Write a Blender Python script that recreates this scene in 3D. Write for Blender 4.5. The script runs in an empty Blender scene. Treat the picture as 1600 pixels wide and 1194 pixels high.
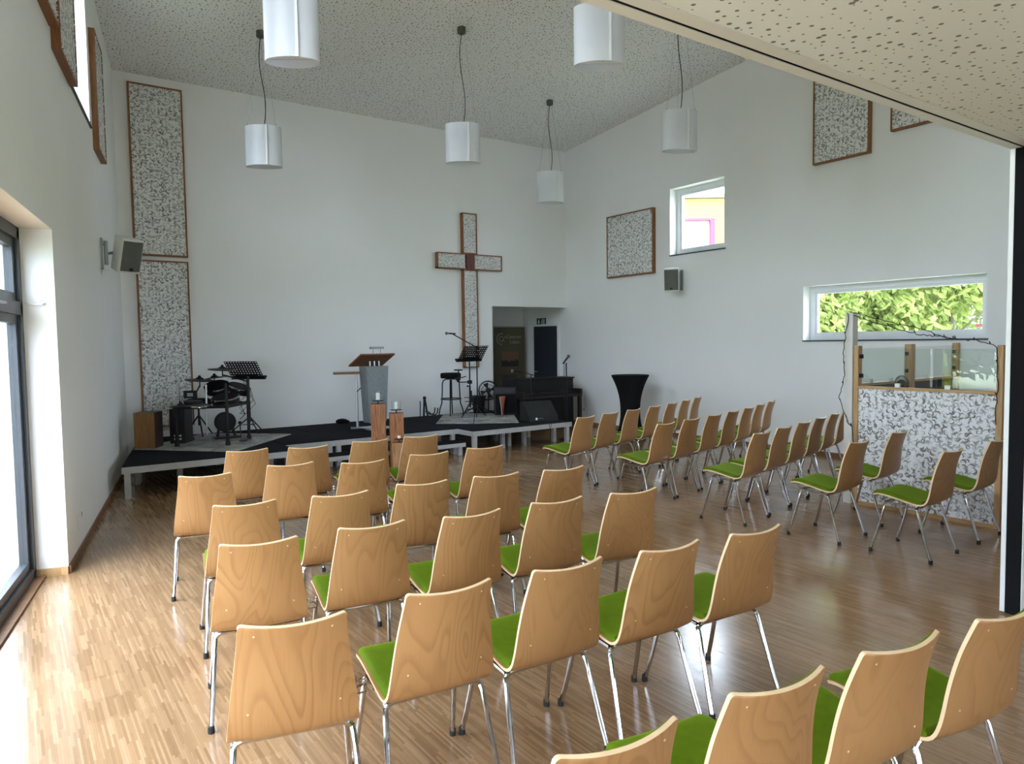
import bpy, bmesh, math, random
from mathutils import Vector, Matrix
C = bpy.context.scene.collection
SC = bpy.context.scene
PI = math.pi
R_ = math.radians

# ------------------------------------------------------------------ camera
cam_d = bpy.data.cameras.new('camera'); cam = bpy.data.objects.new('camera', cam_d); C.objects.link(cam)
cam_d.sensor_fit = 'HORIZONTAL'; cam_d.sensor_width = 36.0; cam_d.lens = 1117.39 * 36.0 / 1600.0
cam_d.clip_start = 0.05; cam_d.clip_end = 300
_yaw, _pit, _rol = R_(35.1153), R_(-3.193), R_(-0.8202)
_f = Vector((math.sin(_yaw) * math.cos(_pit), math.cos(_yaw) * math.cos(_pit), math.sin(_pit)))
_r0 = Vector((math.cos(_yaw), -math.sin(_yaw), 0)); _u0 = _r0.cross(_f)
_r = _r0 * math.cos(_rol) + _u0 * math.sin(_rol); _u = -_r0 * math.sin(_rol) + _u0 * math.cos(_rol)
_m = Matrix((_r, _u, -_f)).transposed().to_4x4(); _m.translation = (0, 0, 1.66)
cam.matrix_world = _m
SC.camera = cam
# ------------------------------------------------------------------ view, world
SC.view_settings.view_transform = 'Standard'; SC.view_settings.look = 'None'
SC.view_settings.gamma = 1.0; SC.view_settings.use_curve_mapping = False
SC.view_settings.exposure = 0.5
SC.cycles.use_denoising = True
SC.cycles.max_bounces = 14; SC.cycles.diffuse_bounces = 8; SC.cycles.glossy_bounces = 5
SC.cycles.transparent_max_bounces = 16; SC.cycles.transmission_bounces = 8
SC.cycles.sample_clamp_indirect = 12.0
SC.cycles.caustics_reflective = False; SC.cycles.caustics_refractive = False
W = bpy.data.worlds.new('overcast_sky'); SC.world = W; W.use_nodes = True
_bg = W.node_tree.nodes['Background']
_tc = W.node_tree.nodes.new('ShaderNodeTexCoord'); _sx = W.node_tree.nodes.new('ShaderNodeSeparateXYZ'); _cr = W.node_tree.nodes.new('ShaderNodeValToRGB')
W.node_tree.links.new(_tc.outputs['Generated'], _sx.inputs[0]); W.node_tree.links.new(_sx.outputs[2], _cr.inputs[0]); W.node_tree.links.new(_cr.outputs[0], _bg.inputs[0])
_cr.color_ramp.elements[0].position = 0.0; _cr.color_ramp.elements[0].color = (.62, .71, .90, 1)
_cr.color_ramp.elements[1].position = 0.8; _cr.color_ramp.elements[1].color = (.76, .85, 1.0, 1)
_bg.inputs[1].default_value = 16.0
_sun = bpy.data.lights.new('veiled_sun', 'SUN'); _sun.energy = 2.5; _sun.angle = R_(70); _sun.color = (1.0, .98, .95)
_so = bpy.data.objects.new('veiled_sun', _sun); C.objects.link(_so)
_so.rotation_euler = Vector((.88, .42, -.78)).to_track_quat('-Z', 'Z').to_euler()

# ------------------------------------------------------------------ room numbers
XR, YB = 9.35, 11.325                    # right wall, back wall
LP = Vector((0.296, 6.141, 0)); TH = R_(11.2486)
LT = Vector((math.sin(TH), math.cos(TH), 0)); LN = Vector((math.cos(TH), -math.sin(TH), 0))
def lw(s, d, z=0): return LP + LT * s + LN * d + Vector((0, 0, z))     # along / into room from the left wall
LM = Matrix(((LT.x, -LN.x, 0), (LT.y, -LN.y, 0), (0, 0, 1)))           # local x along the left wall, local y outwards
ZL = 2.738                               # low ceiling
YP = 1.66                                # near face of the folding partition line
def zc(y): return 5.467 + 0.0945 * (YB - y)

# daylight portals: they only tell the renderer where the windows are
def portal(loc, direction, w, h, name='window_portal'):
    l = bpy.data.lights.new(name, 'AREA'); l.shape = 'RECTANGLE'; l.size = w; l.size_y = h
    l.cycles.is_portal = True
    o = bpy.data.objects.new(name, l); C.objects.link(o); o.location = loc
    d = Vector(direction)
    o.rotation_euler = d.to_track_quat('-Z', 'Z').to_euler()
    return o
DOOR_S0, DOOR_S1, DOOR_H = -7.4, 0.0, 2.515
portal(lw((DOOR_S0 + DOOR_S1) / 2, -0.42, 1.25), LN, DOOR_S1 - DOOR_S0, 2.6)
portal(lw(1.94, -0.42, 4.62), LN, 1.35, 1.5)
portal(lw(-1.31, -.42, 4.62), LN, 1.45, 1.5); portal(lw(-3.3, -.42, 4.62), LN, 1.45, 1.5)  # portals of the two unseen high windows added for light
portal((XR + .42, 7.965, 3.66), (-1, 0, 0), 1.2, 1.2)
portal((XR + .42, 4.835, 2.01), (-1, 0, 0), 2.45, .85)
portal((2.4, -5.42, 1.5), (0, 1, 0), 3.3, 1.9)

# ------------------------------------------------------------------ mesh builder
class MB:
    def __init__(s): s.v = []; s.f = []; s.m = []; s.uv = None
    def add(s, verts, faces, mi=0):
        o = len(s.v); s.v += [Vector(p) for p in verts]
        for f in faces: s.f.append([i + o for i in f]); s.m.append(mi)
    def box(s, a, b, mi=0, M=None, T=None):
        x0, y0, z0 = a; x1, y1, z1 = b
        vs = [Vector(p) for p in ((x0, y0, z0), (x1, y0, z0), (x1, y1, z0), (x0, y1, z0), (x0, y0, z1), (x1, y0, z1), (x1, y1, z1), (x0, y1, z1))]
        if M is not None: vs = [M @ p for p in vs]
        if T is not None: vs = [p + Vector(T) for p in vs]
        s.add(vs, [(3, 2, 1, 0), (4, 5, 6, 7), (0, 1, 5, 4), (1, 2, 6, 5), (2, 3, 7, 6), (3, 0, 4, 7)], mi)
        return s
    def bar(s, p, q, w, h, mi=0, up=(0, 0, 1)):
        p = Vector(p); q = Vector(q); d = (q - p); L = d.length; d.normalize()
        up = Vector(up)
        if abs(d.dot(up)) > .98: up = Vector((0, 1, 0))
        sx = d.cross(up).normalized(); sz = sx.cross(d)
        M = Matrix((sx, d, sz)).transposed()
        return s.box((-w / 2, 0, -h / 2), (w / 2, L, h / 2), mi, M, p)
    def prism(s, poly, z0, z1, mi=0, top_mi=None, M=None, T=None):
        n = len(poly)
        vs = [Vector((x, y, z0)) for x, y in poly] + [Vector((x, y, z1)) for x, y in poly]
        if M is not None: vs = [M @ p for p in vs]
        if T is not None: vs = [p + Vector(T) for p in vs]
        o = len(s.v)
        s.add(vs, [list(range(n))[::-1]], mi)
        s.f.append([o + n + i for i in range(n)]); s.m.append(mi if top_mi is None else top_mi)
        for i in range(n):
            j = (i + 1) % n
            s.f.append([o + i, o + j, o + n + j, o + n + i]); s.m.append(mi)
        return s
    def tube(s, pts, r, n=8, mi=0, closed=False):
        pts = [Vector(p) for p in pts]; k = len(pts)
        rs = r if isinstance(r, (list, tuple)) else [r] * k
        ring = []; prev = None
        for i, p in enumerate(pts):
            if closed: t = pts[(i + 1) % k] - pts[i - 1]
            else: t = pts[min(i + 1, k - 1)] - pts[max(i - 1, 0)]
            t.normalize()
            if prev is None:
                a = Vector((0, 0, 1)) if abs(t.z) < .9 else Vector((1, 0, 0))
                prev = t.cross(a).normalized()
            prev = (prev - t * prev.dot(t)).normalized(); b = t.cross(prev)
            ring.append([p + (prev * math.cos(2 * PI * j / n) + b * math.sin(2 * PI * j / n)) * rs[i] for j in range(n)])
        o = len(s.v)
        for q in ring: s.v += q
        for i in range(k if closed else k - 1):
            i2 = (i + 1) % k
            for j in range(n):
                j2 = (j + 1) % n
                s.f.append([o + i * n + j, o + i * n + j2, o + i2 * n + j2, o + i2 * n + j]); s.m.append(mi)
        if not closed:
            s.f.append([o + j for j in range(n)][::-1]); s.m.append(mi)
            s.f.append([o + (k - 1) * n + j for j in range(n)]); s.m.append(mi)
        return s
    def lathe(s, prof, c=(0, 0, 0), n=24, mi=0, M=None, closed=False):
        c = Vector(c); o = len(s.v); k = len(prof)
        for r, z in prof:
            for j in range(n):
                p = Vector((r * math.cos(2 * PI * j / n), r * math.sin(2 * PI * j / n), z))
                if M is not None: p = M @ p
                s.v.append(p + c)
        for i in range(k if closed else k - 1):
            i2 = (i + 1) % k
            for j in range(n):
                j2 = (j + 1) % n
                s.f.append([o + i * n + j, o + i * n + j2, o + i2 * n + j2, o + i2 * n + j]); s.m.append(mi)
        if not closed:
            s.f.append([o + j for j in range(n)][::-1]); s.m.append(mi)
            s.f.append([o + (k - 1) * n + j for j in range(n)]); s.m.append(mi)
        return s
    def cyl(s, p, q, r, n=16, mi=0): return s.tube([p, q], r, n, mi)
    def sphere(s, c, r, mi=0, n=12, k=8, sc=(1, 1, 1)):
        M = Matrix.Diagonal(Vector(sc))
        return s.lathe([(max(1e-4, r * math.sin(PI * i / k)), -r * math.cos(PI * i / k)) for i in range(k + 1)], c, n, mi, M)
    def build(s, name, mats, parent=None, loc=None, rz=0, bevel=0, smooth=35):
        me = bpy.data.meshes.new(name); me.from_pydata([tuple(p) for p in s.v], [], s.f)
        ms = mats if isinstance(mats, (list, tuple)) else [mats]
        for m in ms: me.materials.append(m)
        me.polygons.foreach_set('material_index', s.m)
        bm = bmesh.new(); bm.from_mesh(me); bmesh.ops.recalc_face_normals(bm, faces=bm.faces)
        if bevel: bmesh.ops.bevel(bm, geom=[e for e in bm.edges if len(e.link_faces) == 2 and e.calc_face_angle(0) > .6], offset=bevel, segments=2, affect='EDGES', profile=.6)
        bm.to_mesh(me); bm.free()
        if smooth:
            me.polygons.foreach_set('use_smooth', [True] * len(me.polygons)); me.set_sharp_from_angle(angle=R_(smooth))
        me.update()
        o = bpy.data.objects.new(name, me); C.objects.link(o)
        if parent is not None: o.parent = parent
        if loc is not None: o.location = loc
        if rz: o.rotation_euler = (0, 0, rz)
        return o
def tag(o, label=None, cat=None, group=None, kind=None):
    if label: o['label'] = label
    if cat: o['category'] = cat
    if group: o['group'] = group
    if kind: o['kind'] = kind
    return o
def thing(name, label, cat, loc=(0, 0, 0), rz=0, group=None):
    o = bpy.data.objects.new(name, None); C.objects.link(o); o.empty_display_size = .1
    o.location = loc; o.rotation_euler = (0, 0, rz)
    return tag(o, label, cat, group)
def struct(name, mb, m, loc=None, rz=0, smooth=0, bevel=0, label=None):
    o = mb.build(name, m, None, loc, rz, bevel, smooth); o['kind'] = 'structure'
    if label: o['label'] = label
    return o
def dup(root, loc, rz, label, group=None, skip=()):
    r = root.copy(); C.objects.link(r); r.location = loc; r.rotation_euler = (0, 0, rz); r['label'] = label
    if group: r['group'] = group
    for ch in list(root.children):
        if ch.name.split('.')[0] in skip: continue
        c = ch.copy(); C.objects.link(c); c.parent = r
        for g in list(ch.children):
            d = g.copy(); C.objects.link(d); d.parent = c
    return r
def arc(c, r, a0, a1, n, plane='xz'):
    out = []
    for i in range(n + 1):
        a = R_(a0 + (a1 - a0) * i / n); u, v = r * math.cos(a), r * math.sin(a)
        out.append(Vector(c) + (Vector((u, 0, v)) if plane == 'xz' else Vector((0, u, v)) if plane == 'yz' else Vector((u, v, 0))))
    return out

# ------------------------------------------------------------------ materials
class NT:
    def __init__(s, name):
        s.mat = bpy.data.materials.new(name); s.mat.use_nodes = True; s.t = s.mat.node_tree
        s.b = s.t.nodes['Principled BSDF']; s.out = s.t.nodes['Material Output']
    def n(s, typ, **kw):
        nd = s.t.nodes.new(typ)
        for k, v in kw.items(): setattr(nd, k, v)
        return nd
    def l(s, a, b): s.t.links.new(a, b)
    def val(s, nd, i, v):
        if hasattr(v, 'is_output') or isinstance(v, bpy.types.NodeSocket): s.l(v, nd.inputs[i])
        else: nd.inputs[i].default_value = v
    def math(s, op, a, b=0.0, c=None, clamp=False):
        nd = s.n('ShaderNodeMath', operation=op); nd.use_clamp = clamp
        s.val(nd, 0, a); s.val(nd, 1, b)
        if c is not None: s.val(nd, 2, c)
        return nd.outputs[0]
    def vmath(s, op, a, b=None, scale=None):
        nd = s.n('ShaderNodeVectorMath', operation=op); s.val(nd, 0, a)
        if b is not None: s.val(nd, 1, b)
        if scale is not None: s.val(nd, 3, scale)
        return nd.outputs['Value'] if op in ('LENGTH', 'DISTANCE', 'DOT_PRODUCT') else nd.outputs[0]
    def ramp(s, f, stops, interp='LINEAR'):
        nd = s.n('ShaderNodeValToRGB'); nd.color_ramp.interpolation = interp
        e = nd.color_ramp.elements
        while len(e) < len(stops): e.new(.5)
        for i, (p, c) in enumerate(stops): e[i].position = p; e[i].color = (*c, 1)
        s.l(f, nd.inputs[0]); return nd.outputs[0]
    def mix(s, f, a, b, mode='MIX'):
        nd = s.n('ShaderNodeMix', data_type='RGBA', blend_type=mode)
        for k, v in ((0, f), (6, a), (7, b)):
            if isinstance(v, bpy.types.NodeSocket): s.l(v, nd.inputs[k])
            else: nd.inputs[k].default_value = v if k == 0 else (*v, 1)
        return nd.outputs[2]
    def noise(s, vec, scale, detail=2, rough=.5, dist=0, dim='3D'):
        nd = s.n('ShaderNodeTexNoise', noise_dimensions=dim)
        if vec is not None: s.l(vec, nd.inputs['Vector'])
        nd.inputs['Scale'].default_value = scale; nd.inputs['Detail'].default_value = detail
        nd.inputs['Roughness'].default_value = rough; nd.inputs['Distortion'].default_value = dist
        return nd.outputs[0]
    def bump(s, h, strength=.2, dist=.01):
        nd = s.n('ShaderNodeBump'); nd.inputs['Strength'].default_value = strength; nd.inputs['Distance'].default_value = dist
        s.l(h, nd.inputs['Height']); s.l(nd.outputs[0], s.b.inputs['Normal'])
    def set(s, col=None, rough=None, metal=None, spec=None):
        for k, v in (('Base Color', col), ('Roughness', rough), ('Metallic', metal), ('Specular IOR Level', spec)):
            if v is None: continue
            if isinstance(v, bpy.types.NodeSocket): s.l(v, s.b.inputs[k])
            else: s.b.inputs[k].default_value = (*v, 1) if k == 'Base Color' else v
        return s
def simple(name, col, rough=.5, metal=0, spec=.5, var=0.06, nscale=12):
    m = NT(name); co = m.n('ShaderNodeTexCoord').outputs['Object']
    f = m.noise(co, nscale, 3)
    c = m.ramp(f, [(.25, tuple(x * (1 - var) for x in col)), (.75, tuple(min(1, x * (1 + var)) for x in col))])
    m.set(c, rough, metal, spec); return m.mat
def wall_mat(name, col):
    m = NT(name); g = m.n('ShaderNodeNewGeometry').outputs['Position']
    c = m.ramp(m.noise(g, 1.3, 3), [(.3, tuple(x * .975 for x in col)), (.7, col)])
    m.set(c, .85, 0, .25); m.bump(m.noise(g, 140, 3), .08, .002); return m.mat
M_wall = wall_mat('white_plaster', (.87, .875, .865))
M_white = simple('white_lacquer', (.80, .81, .80), .4, var=.02)
M_upvc = simple('white_window_frame', (.80, .82, .84), .35, var=.02)
M_black = simple('black_paint', (.007, .007, .008), .5, 0, .35)
M_blackm = simple('black_metal', (.012, .012, .013), .38, .3)
M_rubber = simple('black_rubber', (.012, .012, .012), .7)
M_blackcloth = simple('black_stretch_cloth', (.006, .006, .007), .9, 0, .2)
M_slate = simple('slate_sill', (.045, .05, .055), .4)
M_alu = simple('anodised_aluminium', (.62, .63, .64), .38, .9)
M_aluframe = simple('brushed_stage_frame', (.50, .51, .50), .5, .35)
M_anthr = simple('anthracite_frame', (.05, .058, .068), .42, .25)
M_grey = simple('grey_grille', (.10, .105, .09), .6)
M_lgrey = simple('light_grey_metal', (.33, .37, .38), .5, .2)
M_speaker = simple('white_speaker_shell', (.66, .66, .62), .45)
M_doorleaf = simple('dark_blue_door', (.025, .032, .045), .4)
M_wax = simple('candle_wax', (.85, .83, .76), .5)
M_lampwhite = None
def chrome():
    m = NT('polished_chrome'); co = m.n('ShaderNodeTexCoord').outputs['Object']
    r = m.math('MULTIPLY_ADD', m.noise(co, 40, 2), .08, .07)
    m.set((.56, .56, .57), r, 1.0); return m.mat
M_chrome = chrome()
def lampm():
    m = NT('opal_acrylic'); co = m.n('ShaderNodeTexCoord').outputs['Object']
    m.set(m.ramp(m.noise(co, 4, 2), [(.3, (.80, .82, .84)), (.7, (.86, .87, .88))]), .35)
    tr = m.n('ShaderNodeBsdfTranslucent'); tr.inputs[0].default_value = (.85, .87, .9, 1)
    mx = m.n('ShaderNodeMixShader'); mx.inputs[0].default_value = .35
    m.l(m.b.outputs[0], mx.inputs[1]); m.l(tr.outputs[0], mx.inputs[2]); m.l(mx.outputs[0], m.out.inputs[0]); return m.mat
M_lamp = lampm()
def glass(name, tint=(.97, .99, .98), ior=1.5, boost=1.0):
    m = NT(name); t = m.n('ShaderNodeBsdfTransparent'); t.inputs[0].default_value = (*tint, 1)
    g = m.n('ShaderNodeBsdfGlossy'); g.inputs[1].default_value = 0.0
    ge = m.n('ShaderNodeNewGeometry')
    cs = m.math('ABSOLUTE', m.vmath('DOT_PRODUCT', ge.outputs['Incoming'], ge.outputs['Normal']))
    sch = m.math('MULTIPLY_ADD', m.math('POWER', m.math('SUBTRACT', 1.0, cs), 5.0), .96, .04)
    co = m.n('ShaderNodeTexCoord').outputs['Object']
    f = m.math('MULTIPLY', sch, m.math('MULTIPLY_ADD', m.noise(co, 2, 1), .06, boost - .03), clamp=True)
    mx = m.n('ShaderNodeMixShader'); m.l(f, mx.inputs[0]); m.l(t.outputs[0], mx.inputs[1]); m.l(g.outputs[0], mx.inputs[2])
    m.l(mx.outputs[0], m.out.inputs[0]); return m.mat
M_glass = glass('clear_glass')
M_screen = glass('screen_glass', (.94, .97, .95), 1.5, 1.7)

def floor_mat():
    m = NT('industrial_oak_parquet'); g = m.n('ShaderNodeNewGeometry').outputs['Position']
    sx = m.n('ShaderNodeSeparateXYZ'); m.l(g, sx.inputs[0]); x, y = sx.outputs[0], sx.outputs[1]
    rw = .0105
    row = m.math('FLOOR', m.math('DIVIDE', x, rw)); fx = m.math('FRACT', m.math('DIVIDE', x, rw))
    def wn(a, b=None):
        cb = m.n('ShaderNodeCombineXYZ'); m.val(cb, 0, a)
        if b is not None: m.val(cb, 1, b)
        w = m.n('ShaderNodeTexWhiteNoise', noise_dimensions='2D'); m.l(cb.outputs[0], w.inputs['Vector']); return w.outputs['Value']
    yy = m.math('DIVIDE', m.math('ADD', y, m.math('MULTIPLY', wn(row), .3)), .24)
    col = m.math('FLOOR', yy); fy = m.math('FRACT', yy)
    tone = wn(row, col)
    brow = m.math('FLOOR', m.math('DIVIDE', x, .21)); bcol = m.math('FLOOR', m.math('DIVIDE', y, .24))
    btone = wn(m.math('ADD', brow, 71.3), bcol)
    sc = m.n('ShaderNodeMapping'); m.l(g, sc.inputs[0]); sc.inputs['Scale'].default_value = (60, 6, 1)
    gr = m.noise(sc.outputs[0], 3, 3, .6)
    t = m.math('ADD', m.math('MULTIPLY', tone, .62), m.math('ADD', m.math('MULTIPLY', btone, .18), m.math('MULTIPLY', gr, .25)))
    c = m.ramp(t, [(.05, (.195, .110, .053)), (.35, (.265, .155, .078)), (.65, (.31, .186, .097)), (.97, (.40, .252, .141))])
    j = m.math('MULTIPLY', m.math('GREATER_THAN', fx, .07), m.math('GREATER_THAN', fy, .006))
    c = m.mix(m.math('MULTIPLY', m.math('SUBTRACT', 1.0, j), .45), c, (.10, .058, .028))
    r = m.math('MULTIPLY_ADD', tone, .05, .15)
    m.set(c, r, 0, .65); m.bump(m.math('ADD', m.math('MULTIPLY', tone, .5), gr), .05, .002); return m.mat
M_floor = floor_mat()
def ceiling_mat(name, pitch, r0, r1, keep, ca=(.86, .865, .86), cb_=(.88, .885, .88)):
    m = NT(name); g = m.n('ShaderNodeNewGeometry').outputs['Position']
    v = m.n('ShaderNodeTexVoronoi', voronoi_dimensions='2D', feature='F1'); v.inputs['Scale'].default_value = 1.0; v.inputs['Randomness'].default_value = .85
    p = m.vmath('SCALE', g, scale=1 / pitch); m.l(p, v.inputs['Vector'])
    sp = m.n('ShaderNodeSeparateColor'); m.l(v.outputs['Color'], sp.inputs[0])
    rad = m.math('MULTIPLY_ADD', m.math('POWER', sp.outputs[0], 2.2), (r1 - r0) / pitch, r0 / pitch)
    hole = m.math('MULTIPLY', m.math('LESS_THAN', v.outputs['Distance'], rad), m.math('LESS_THAN', sp.outputs[1], keep))
    base = m.ramp(m.noise(g, 1.0, 2), [(.3, ca), (.7, cb_)])
    c = m.mix(hole, base, (.24, .245, .24))
    m.set(c, .9, 0, .2); return m.mat
M_ceil = ceiling_mat('perforated_plasterboard', .046, .005, .0115, .95)
M_ceil2 = ceiling_mat('perforated_plasterboard_low', .052, .0035, .0105, .9, (.86, .905, .93), (.88, .92, .945))
def beech(name='beech_veneer', light=(.39, .203, .078), dark=(.225, .099, .032), uvs=True):
    m = NT(name)
    if uvs: co = m.n('ShaderNodeUVMap').outputs[0]
    else: co = m.n('ShaderNodeTexCoord').outputs['Object']
    oi = m.n('ShaderNodeObjectInfo').outputs['Random']
    cb = m.n('ShaderNodeCombineXYZ'); m.val(cb, 0, m.math('MULTIPLY', oi, 37.0)); m.val(cb, 1, m.math('MULTIPLY', oi, 91.0)); m.val(cb, 2, m.math('MULTIPLY', oi, 13.0))
    p = m.vmath('ADD', co, cb.outputs[0])
    mp = m.n('ShaderNodeMapping'); m.l(p, mp.inputs[0]); mp.inputs['Scale'].default_value = (4.2, 1.15, 1)
    f = m.noise(mp.outputs[0], 1.0, 1.5, .45, .55)
    band = m.math('FRACT', m.math('MULTIPLY', f, 19.0))
    line = m.ramp(band, [(0, (.0,) * 3), (.5, (.15,) * 3), (.85, (.95,) * 3), (1, (.0,) * 3)])
    mp2 = m.n('ShaderNodeMapping'); m.l(p, mp2.inputs[0]); mp2.inputs['Scale'].default_value = (160, 9, 1)
    fine = m.noise(mp2.outputs[0], 1.0, 2, .6)
    amt = m.math('MULTIPLY_ADD', m.noise(m.vmath('SCALE', p, scale=2.3), 1.0, 1), 1.1, -.15, clamp=True)
    k = m.math('ADD', m.math('MULTIPLY', m.math('MULTIPLY', line, amt), .95), m.math('MULTIPLY', m.math('SUBTRACT', fine, .5), .35), clamp=True)
    c = m.mix(k, light, dark)
    hv = m.n('ShaderNodeHueSaturation'); m.l(c, hv.inputs['Color'])
    m.l(m.math('MULTIPLY_ADD', oi, .16, .90), hv.inputs['Value']); hv.inputs['Saturation'].default_value = 1.0
    m.set(hv.outputs[0], .38, 0, .45); return m.mat
M_beech = beech()
M_ply = simple('plywood_edge', (.72, .52, .31), .5)
def wood(name, light, dark, axis='z', rough=.5):
    m = NT(name); co = m.n('ShaderNodeTexCoord').outputs['Object']
    oi = m.n('ShaderNodeObjectInfo').outputs['Random']
    cb = m.n('ShaderNodeCombineXYZ'); [m.val(cb, i, m.math('MULTIPLY', oi, 17.0 + 7 * i)) for i in range(3)]
    p = m.vmath('ADD', co, cb.outputs[0])
    s = {'z': (14, 14, 1.2), 'x': (1.2, 14, 14), 'y': (14, 1.2, 14)}[axis]
    mp = m.n('ShaderNodeMapping'); m.l(p, mp.inputs[0]); mp.inputs['Scale'].default_value = s
    f = m.noise(mp.outputs[0], 1.0, 3, .55, .4)
    band = m.math('FRACT', m.math('MULTIPLY', f, 6.0))
    c = m.ramp(m.math('ADD', m.math('MULTIPLY', band, .55), m.math('MULTIPLY', m.noise(m.vmath('MULTIPLY', p, s), 6.0, 2), .45)), [(.15, dark), (.8, light)])
    m.set(c, rough, 0, .4); return m.mat
M_frame = wood('oiled_wood_frame', (.30, .125, .045), (.19, .07, .024))
M_pine = wood('pine_batten', (.56, .36, .18), (.42, .24, .10))
M_block = wood('oak_beam_block', (.42, .175, .055), (.17, .055, .018))
M_blocklight = wood('oak_beam_block_light', (.42, .22, .09), (.24, .10, .035))
M_cajon = wood('amber_wood_panel', (.30, .15, .05), (.20, .085, .026))
M_lect = wood('brown_lectern_top', (.24, .115, .055), (.16, .07, .03), 'x')
M_base = wood('brown_baseboard', (.25, .13, .06), (.17, .08, .035), 'x')
M_cross = wood('red_brown_panel', (.16, .035, .014), (.10, .02, .008))
def velvet(name, col):
    m = NT(name); co = m.n('ShaderNodeTexCoord').outputs['Object']
    c = m.ramp(m.noise(co, 30, 3), [(.3, tuple(x * .85 for x in col)), (.7, col)])
    m.set(c, .8, 0, .15); m.b.inputs['Sheen Weight'].default_value = .3; m.b.inputs['Sheen Roughness'].default_value = .4
    m.b.inputs['Sheen Tint'].default_value = (.6, .9, .05, 1); m.bump(m.noise(co, 500, 2), .1, .001); return m.mat
M_green = velvet('lime_green_upholstery', (.090, .145, .0015))
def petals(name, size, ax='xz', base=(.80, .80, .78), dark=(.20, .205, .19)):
    """white board covered in curled petals that throw crescent gaps"""
    m = NT(name); co = m.n('ShaderNodeTexCoord').outputs['Object']
    sx = m.n('ShaderNodeSeparateXYZ'); m.l(co, sx.inputs[0])
    oi = m.n('ShaderNodeObjectInfo').outputs['Random']
    cb = m.n('ShaderNodeCombineXYZ'); m.val(cb, 0, m.math('ADD', sx.outputs[0 if 'x' in ax else 1], m.math('MULTIPLY', oi, 31.0))); m.val(cb, 1, sx.outputs[2])
    p0 = m.vmath('SCALE', cb.outputs[0], scale=1 / size)
    tot = None
    for k, (sc, off) in enumerate(((1.0, 0.0), (1.15, 17.3), (.85, 41.7), (1.3, 63.1))):
        p = m.vmath('ADD', m.vmath('SCALE', p0, scale=sc), (off, off * .7, 0))
        v = m.n('ShaderNodeTexVoronoi', voronoi_dimensions='2D', feature='F1'); v.inputs['Scale'].default_value = 1; v.inputs['Randomness'].default_value = .9
        m.l(p, v.inputs['Vector'])
        sp = m.n('ShaderNodeSeparateColor'); m.l(v.outputs['Color'], sp.inputs[0])
        d = m.vmath('SUBTRACT', p, v.outputs['Position'])
        vr = m.n('ShaderNodeVectorRotate', rotation_type='Z_AXIS'); m.l(d, vr.inputs['Vector']); m.l(m.math('MULTIPLY', sp.outputs[0], 6.283), vr.inputs['Angle'])
        d2 = vr.outputs[0]
        d1 = m.vmath('LENGTH', d2)
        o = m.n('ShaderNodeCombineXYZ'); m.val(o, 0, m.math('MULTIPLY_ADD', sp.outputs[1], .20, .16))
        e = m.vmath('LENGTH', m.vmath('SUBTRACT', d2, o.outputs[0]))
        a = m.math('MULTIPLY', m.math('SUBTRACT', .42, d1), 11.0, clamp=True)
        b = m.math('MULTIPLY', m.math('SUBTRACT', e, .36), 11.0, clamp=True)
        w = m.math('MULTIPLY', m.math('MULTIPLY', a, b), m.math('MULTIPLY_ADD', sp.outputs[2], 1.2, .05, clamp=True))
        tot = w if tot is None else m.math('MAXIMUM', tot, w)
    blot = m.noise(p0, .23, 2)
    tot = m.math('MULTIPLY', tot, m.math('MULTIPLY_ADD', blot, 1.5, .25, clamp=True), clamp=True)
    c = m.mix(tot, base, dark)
    m.set(c, .8, 0, .2); m.bump(tot, .5, -.006); return m.mat
M_petal = petals('petal_acoustic_board', .058, 'xz')
M_petalsmall = petals('petal_cross_filling', .036, 'xz', (.80, .80, .78), (.20, .205, .19))
M_petalbig = petals('petal_screen_board', .062, 'xz', (.80, .80, .81), (.20, .18, .17))
def rug():
    m = NT('worn_grey_rug'); co = m.n('ShaderNodeTexCoord').outputs['Object']
    a = m.noise(co, 3.5, 6, .7, .6); b = m.noise(co, 45, 3)
    m.set(m.ramp(m.math('ADD', m.math('MULTIPLY', a, .7), m.math('MULTIPLY', b, .3)), [(.36, (.13, .135, .14)), (.5, (.34, .345, .34)), (.62, (.52, .52, .50))]), .95, 0, .1); return m.mat
M_rug = rug()
M_carpet = simple('black_stage_carpet', (.012, .012, .016), .95, 0, .1, .2, 90)

# ------------------------------------------------------------------ setting
f = MB(); f.box((-2.6, -5.0, -.2), (XR, YB + 1.6, 0.0)); struct('floor', f, M_floor)
def wall_grid(length0, length1, z0, z1, holes, thick, mat, name, to):
    """wall with rectangular holes; `to(s, d, z)` maps along / outward / up to the room"""
    ss = sorted({length0, length1, *[h[0] for h in holes], *[h[1] for h in holes]})
    zs = sorted({z0, z1, *[h[2] for h in holes], *[h[3] for h in holes]})
    mb = MB()
    for i in range(len(ss) - 1):
        for j in range(len(zs) - 1):
            a, b, c, d = ss[i], ss[i + 1], zs[j], zs[j + 1]
            if any(h[0] - 1e-6 <= a and b <= h[1] + 1e-6 and h[2] - 1e-6 <= c and d <= h[3] + 1e-6 for h in holes): continue
            q = [to(*p) for p in ((a, 0, c), (b, 0, c), (b, thick, c), (a, thick, c), (a, 0, d), (b, 0, d), (b, thick, d), (a, thick, d))]
            mb.add(q, [(3, 2, 1, 0), (4, 5, 6, 7), (0, 1, 5, 4), (1, 2, 6, 5), (2, 3, 7, 6), (3, 0, 4, 7)])
    bm_clean(mb)
    return struct(name, mb, mat)
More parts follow.
